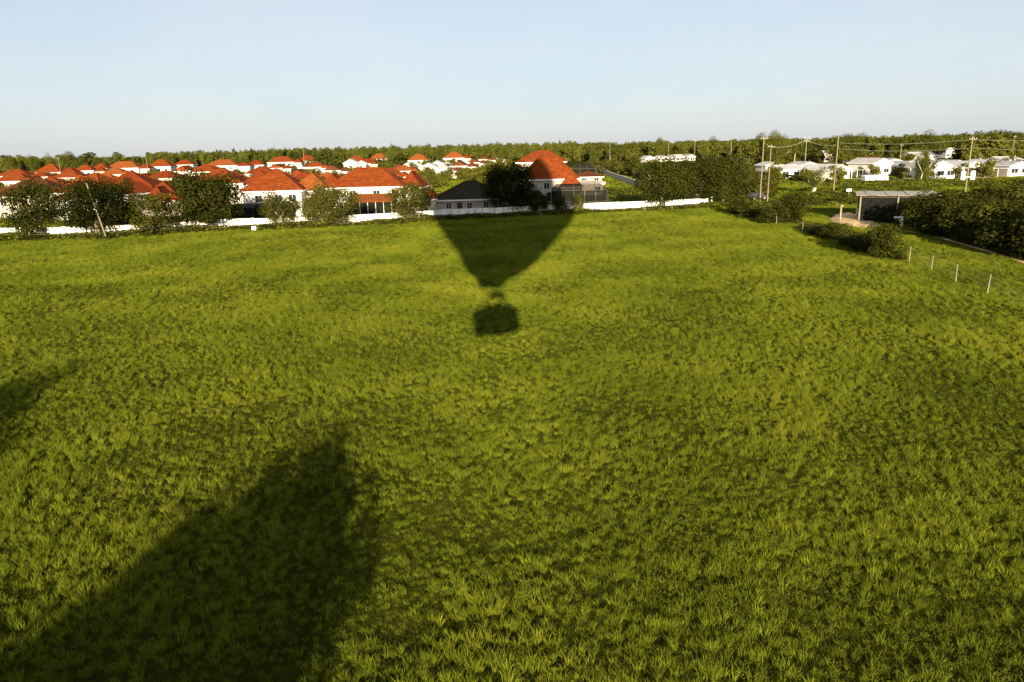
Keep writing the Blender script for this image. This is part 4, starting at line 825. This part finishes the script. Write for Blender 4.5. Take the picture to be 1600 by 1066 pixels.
# ------------------------------------------------------------------ the balloon that carries the viewer
AX = Vector((math.cos(R(SUN_AZ)), -math.sin(R(SUN_AZ)), 0))
def balloon():
    base = Vector((0, -1.5, CAM_H)); t = empty('hot_air_balloon', base); tag(t, 'large hot air balloon carrying the viewer, seen by its shadow on the field', 'balloon')
    prof = [(2.75, -.55, 1.15), (3.3, -.45, 1.3), (3.9, -.15, 2.0), (4.7, .05, 3.0), (6.2, .4, 4.1), (8.6, .85, 5.75), (11.6, 1.1, 8.0), (15, 1.5, 10.5), (18.4, 1.7, 12.7), (21.5, 1.5, 13.4), (25, 1.1, 13.0), (28.5, 1.1, 12.2), (31.5, 1.6, 10.8), (34, 2.4, 8.8), (36, 2.9, 6.0), (37.2, 3.1, 3.0), (37.6, 3.1, .1)]
    n = 24; gores = {0: MB(), 1: MB()}
    def pt(i, j):
        z, cx, r = prof[i]; a = 2 * math.pi * j / n; bulge = 1 + .025 * (j % 2); return AX * cx + Vector((math.cos(a) * r * bulge, math.sin(a) * r * bulge, z))
    for j in range(n):
        for i in range(len(prof) - 1): gores[(j // 3) % 2].quad(pt(i, j), pt(i, j + 1), pt(i + 1, j + 1), pt(i + 1, j))
    gores[0].build('envelope', M['nylon'], t); gores[1].build('envelope_stripes', M['nylon_b'], t)
    b = MB(); x0, x1, y0, y1, z0, z1 = -1.78, 1.5, -.75, .75, -1.05, .3; th = .09
    b.box(x0, x1, y0, y1, z0, z0 + .1).box(x0, x1, y0, y0 + th, z0 + .1, z1).box(x0, x1, y1 - th, y1, z0 + .1, z1).box(x0, x0 + th, y0 + th, y1 - th, z0 + .1, z1).box(x1 - th, x1, y0 + th, y1 - th, z0 + .1, z1)
    b.v = [((q[0] + .14) * (.80 + .20 * min(1, (q[2] - z0) / .9)) - .14, q[1], q[2]) for q in b.v]
    bo = b.build('basket', M['wicker'], t); bo.rotation_euler.y = R(-5)
    m = MB()
    for p_, q_ in (((x0, y0), (x1, y0)), ((x1, y0), (x1, y1)), ((x1, y1), (x0, y1)), ((x0, y1), (x0, y0))): m.tube((*p_, z1), (*q_, z1), .11, None, 10)
    m.build('padded_rim', M['leather'], bo)
    for bx_, bw_, bh_ in ((-1.15, .6, .62), (-.55, .7, .95), (.15, .75, 1.05), (.85, .68, .78)):      # added rounded forms, unseen, that shape passengers' lumps in the basket's shadow
        m = MB()
        for k_ in range(6):
            z_a, z_b = z0 + .1 + (bh_ - z0) * k_ / 6, z0 + .1 + (bh_ - z0) * (k_ + 1) / 6; m.tube((bx_, 0, z_a), (bx_, 0, z_b), bw_ * (1 - (k_ / 6) ** 3 * .75), bw_ * (1 - ((k_ + 1) / 6) ** 3 * .75), 12)
        m.build('passenger_shadow_form', M['leather'], bo)
    for sx, sy in ((x0 + .15, y0 + .1), (x1 - .15, y0 + .1), (x1 - .15, y1 - .1), (x0 + .15, y1 - .1)):
        MB().tube((sx, sy, z1), (-.15 + (sx > 0) * .55 - .2, sy * .6, 1.75), .045, .04, 8).build('upright', M['leather'], t)
    MB().box(-.8, .7, -.5, -.42, 1.7, 1.8).box(-.8, .7, .42, .5, 1.7, 1.8).box(-.8, -.72, -.42, .42, 1.7, 1.8).box(.62, .7, -.42, .42, 1.7, 1.8).build('burner_frame', M['steel'], t)
    for x in (-.3, .2): MB().tube((x, 0, 1.45), (x, 0, 2.25), .2, .24, 12).build('burner', M['steel'], t)
    for j in range(8):
        a = 2 * math.pi * (j + .5) / 8; q = AX * -.55 + Vector((math.cos(a) * 1.15, math.sin(a) * 1.15, 2.75))
        MB().tube((max(-.75, min(.65, q.x)), max(-.45, min(.45, q.y)), 1.78), q, .02, None, 5).build('rope', M['steel'], t)
balloon()

# ------------------------------------------------------------------ grass of the field (uncountable)
tufts = [blade_mesh('fine_tuft', 200 + i, 36, .26, .085, .006, .55, M['grass']) for i in range(3)] + [blade_mesh('tall_tuft', 210 + i, 28, .36, .07, .006, .42, M['grass']) for i in range(2)] + [weed_mesh('leafy_weed', 220 + i, 52, .22, .14, .024, M['weed']) for i in range(2)]
shorts = [blade_mesh('short_turf', 230 + i, 34, .11, .15, .007, .8, M['under']) for i in range(2)]
def vnoise(x, y, s, seed):
    """smooth value noise"""
    r = np.random.default_rng(seed).random((256, 256)); u = x / s + 61.3; v = y / s + 37.7; i = np.floor(u).astype(int); j = np.floor(v).astype(int); fu = u - i; fv = v - j
    fu = fu * fu * (3 - 2 * fu); fv = fv * fv * (3 - 2 * fv); g = lambda a, b: r[a % 256, b % 256]
    return (g(i, j) * (1 - fu) + g(i + 1, j) * fu) * (1 - fv) + (g(i, j + 1) * (1 - fu) + g(i + 1, j + 1) * fu) * fv
def poly_mask(x, y, poly):
    ins = np.zeros(len(x), bool); n = len(poly)
    for i in range(n):
        a, b = poly[i], poly[(i + 1) % n]; c = ((a.y > y) != (b.y > y)) & (x < (b.x - a.x) * (y - a.y) / (b.y - a.y + 1e-12) + a.x); ins ^= c
    return ins
def grass_points(y0, y1, dens, margin=7):
    """points with density dens(y) over the visible wedge between depths y0 and y1"""
    out = []; edges = np.geomspace(y0, y1, 40)
    for a, b in zip(edges[:-1], edges[1:]):
        hw = .78 * b + margin; n = int(dens((a + b) / 2) * 2 * hw * (b - a)); out.append(np.stack([RNG.uniform(-hw, hw, n), RNG.uniform(a, b, n)], 1))
    return np.concatenate(out)
WX = np.array([p.x for p in WALLP]); WYY = np.array([p.y for p in WALLP])
Q = grass_points(9.5, 140, lambda y: min(122, 122 * (24 / y) ** 1.2)); x, y = Q[:, 0], Q[:, 1]
keep = (y < np.interp(x, WX, WYY) - .3) & ~poly_mask(x, y, SAND)
for a, b, wd in ROADS:
    ab = b - a; f = np.clip(((x - a.x) * ab.x + (y - a.y) * ab.y) / ab.dot(ab), 0, 1); keep &= np.hypot(a.x + ab.x * f - x, a.y + ab.y * f - y) > wd
n1 = vnoise(x, y, 9, 1); n2 = vnoise(x, y, 2.2, 2); n3 = vnoise(x, y, .45, 3); lush = .5 * n1 + .3 * n2 + .2 * vnoise(x, y, 22, 4)
short_ = RNG.random(len(x)) < np.where(y < 70, .77 - .35 * (lush - .5) - .1 * np.clip((y - 30) / 40, 0, 1), .5)
x, y, n1, n2, n3, short_ = (q[keep] for q in (x, y, n1, n2, n3, short_)); n = len(x)
r = RNG.random(n); weedy = np.clip((vnoise(x, y, 6, 5) - .5) * 2.2 + .12, .03, .6)
vid = np.where(r < weedy, 5 + (RNG.random(n) < .5), np.where(RNG.random(n) < .22 + .4 * (n2 - .5), 3 + (RNG.random(n) < .5), RNG.integers(0, 3, n)))
vid = np.where(short_, 7 + (RNG.random(n) < .5), vid)
s = np.where(short_, .8, .42 + .45 * n3 + .35 * n2) * RNG.uniform(.75, 1.25, n) 
wide = np.where(y > 35, 1 + (y - 35) / 60, 1)
scl = np.stack([s * wide * RNG.uniform(.9, 1.3, n), s * wide * RNG.uniform(.9, 1.3, n), s * np.where(y > 35, 1 + (y - 35) / 250, 1)], 1)
rot = np.stack([RNG.normal(0, .12, n), RNG.normal(.05, .12, n), RNG.uniform(0, 6.28, n)], 1)
scatter('meadow_grass', np.stack([x, y, np.zeros(n)], 1), rot, scl, vid, tufts + shorts, 'long yellow-green meadow grass covering the whole field', 'grass', None)
# dark weeds between fence and wall
n = 9000; x = RNG.uniform(WX[0], WX[-1] + 3, n); off_ = RNG.uniform(.4, 3.6, n); y = np.interp(x, WX, WYY) - off_
ws = weed_mesh('rank_weed', 240, 60, .26, .24, .04, M['hedge']); ws2 = weed_mesh('rank_weed', 241, 60, .26, .24, .04, M['weed'])
s = RNG.uniform(2.0, 3.9, n) * (.5 + .9 * vnoise(x, y, 5, 8)); scatter('rank_weeds', np.stack([x, y, np.zeros(n)], 1), np.stack([np.zeros(n), np.zeros(n), RNG.uniform(0, 6.28, n)], 1), np.stack([s * 1.3, s * 1.3, s], 1), (RNG.random(n) < .3).astype(int), [ws, ws2], 'dark rank weeds between the wire fence and the white wall', 'weeds', None)
n = 5200; x = RNG.uniform(58, 175, n); y = RNG.uniform(136, 204, n); k_ = (vnoise(x, y, 14, 31) > .38) & (x / y > .40); x, y = x[k_], y[k_]; n = len(x); s = RNG.uniform(2.4, 5.2, n)
for a, b, wd in ROADS:
    ab = b - a; f = np.clip(((x - a.x) * ab.x + (y - a.y) * ab.y) / ab.dot(ab), 0, 1); k_ = np.hypot(a.x + ab.x * f - x, a.y + ab.y * f - y) > wd + 1; x, y, s = x[k_], y[k_], s[k_]
n = len(x); scatter('rough_scrub', np.stack([x, y, np.zeros(n)], 1), np.stack([np.zeros(n), np.zeros(n), RNG.uniform(0, 6.28, n)], 1), np.stack([s * 1.4, s * 1.4, s], 1), (RNG.random(n) < .6).astype(int), [ws, ws2], 'dark rough scrub between the shed and the mobile homes', 'scrub', None)
# rougher sward beyond the wall
Q = grass_points(112, 430, lambda y: .95 * (130 / y) ** .9, 12); x, y = Q[:, 0], Q[:, 1]; wy = np.interp(x, WX, WYY)
keep = (y > wy + .6) | (x > 42)
for a, b, wd in ROADS:
    ab = b - a; f = np.clip(((x - a.x) * ab.x + (y - a.y) * ab.y) / ab.dot(ab), 0, 1); keep &= np.hypot(a.x + ab.x * f - x, a.y + ab.y * f - y) > wd + .8
keep &= ~((x > 47) & (x < 60) & (y < 121)); x, y = x[keep], y[keep]; n = len(x)
s = RNG.uniform(.7, 1.2, n) * (1 + (y - 110) / 300); tall = (x > 66) & (y > 140) & (y < 200); s = np.where(tall, s * 2.2, s)
mown = (x > 12) & (x < 48) & (y < 215); s = np.where(mown, s * .55, s)
scatter('lawn_grass', np.stack([x, y, np.zeros(n)], 1), np.stack([np.zeros(n), np.zeros(n), RNG.uniform(0, 6.28, n)], 1), np.stack([s * 2.6, s * 2.6, s * .9], 1), RNG.integers(0, 5, n), tufts[:5], 'green lawns and rough grass beyond the white wall', 'grass', None)

# ------------------------------------------------------------------ things that share a description are told apart by their order from the left
ONES = 'first second third fourth fifth sixth seventh eighth ninth tenth eleventh twelfth thirteenth fourteenth fifteenth sixteenth seventeenth eighteenth nineteenth'.split()
def ordinal(n):
    if n <= 19: return ONES[n - 1]
    t = {2: 'twent', 3: 'thirt', 4: 'fort', 5: 'fift'}[n // 10]
    return t + 'ieth' if n % 10 == 0 else t + 'y-' + ONES[n % 10 - 1]
same = {}
for o in COL.objects:
    if o.parent is None and o.get('label') and o.get('category'): same.setdefault(o['label'], []).append(o)
for lb, os_ in same.items():
    if len(os_) > 1:
        os_.sort(key=lambda o: o.location.x / max(1, o.location.y))
        for i, o in enumerate(os_): o['label'] = '%s, %s from left' % (' '.join(lb.split()[:13]), ordinal(i + 1))
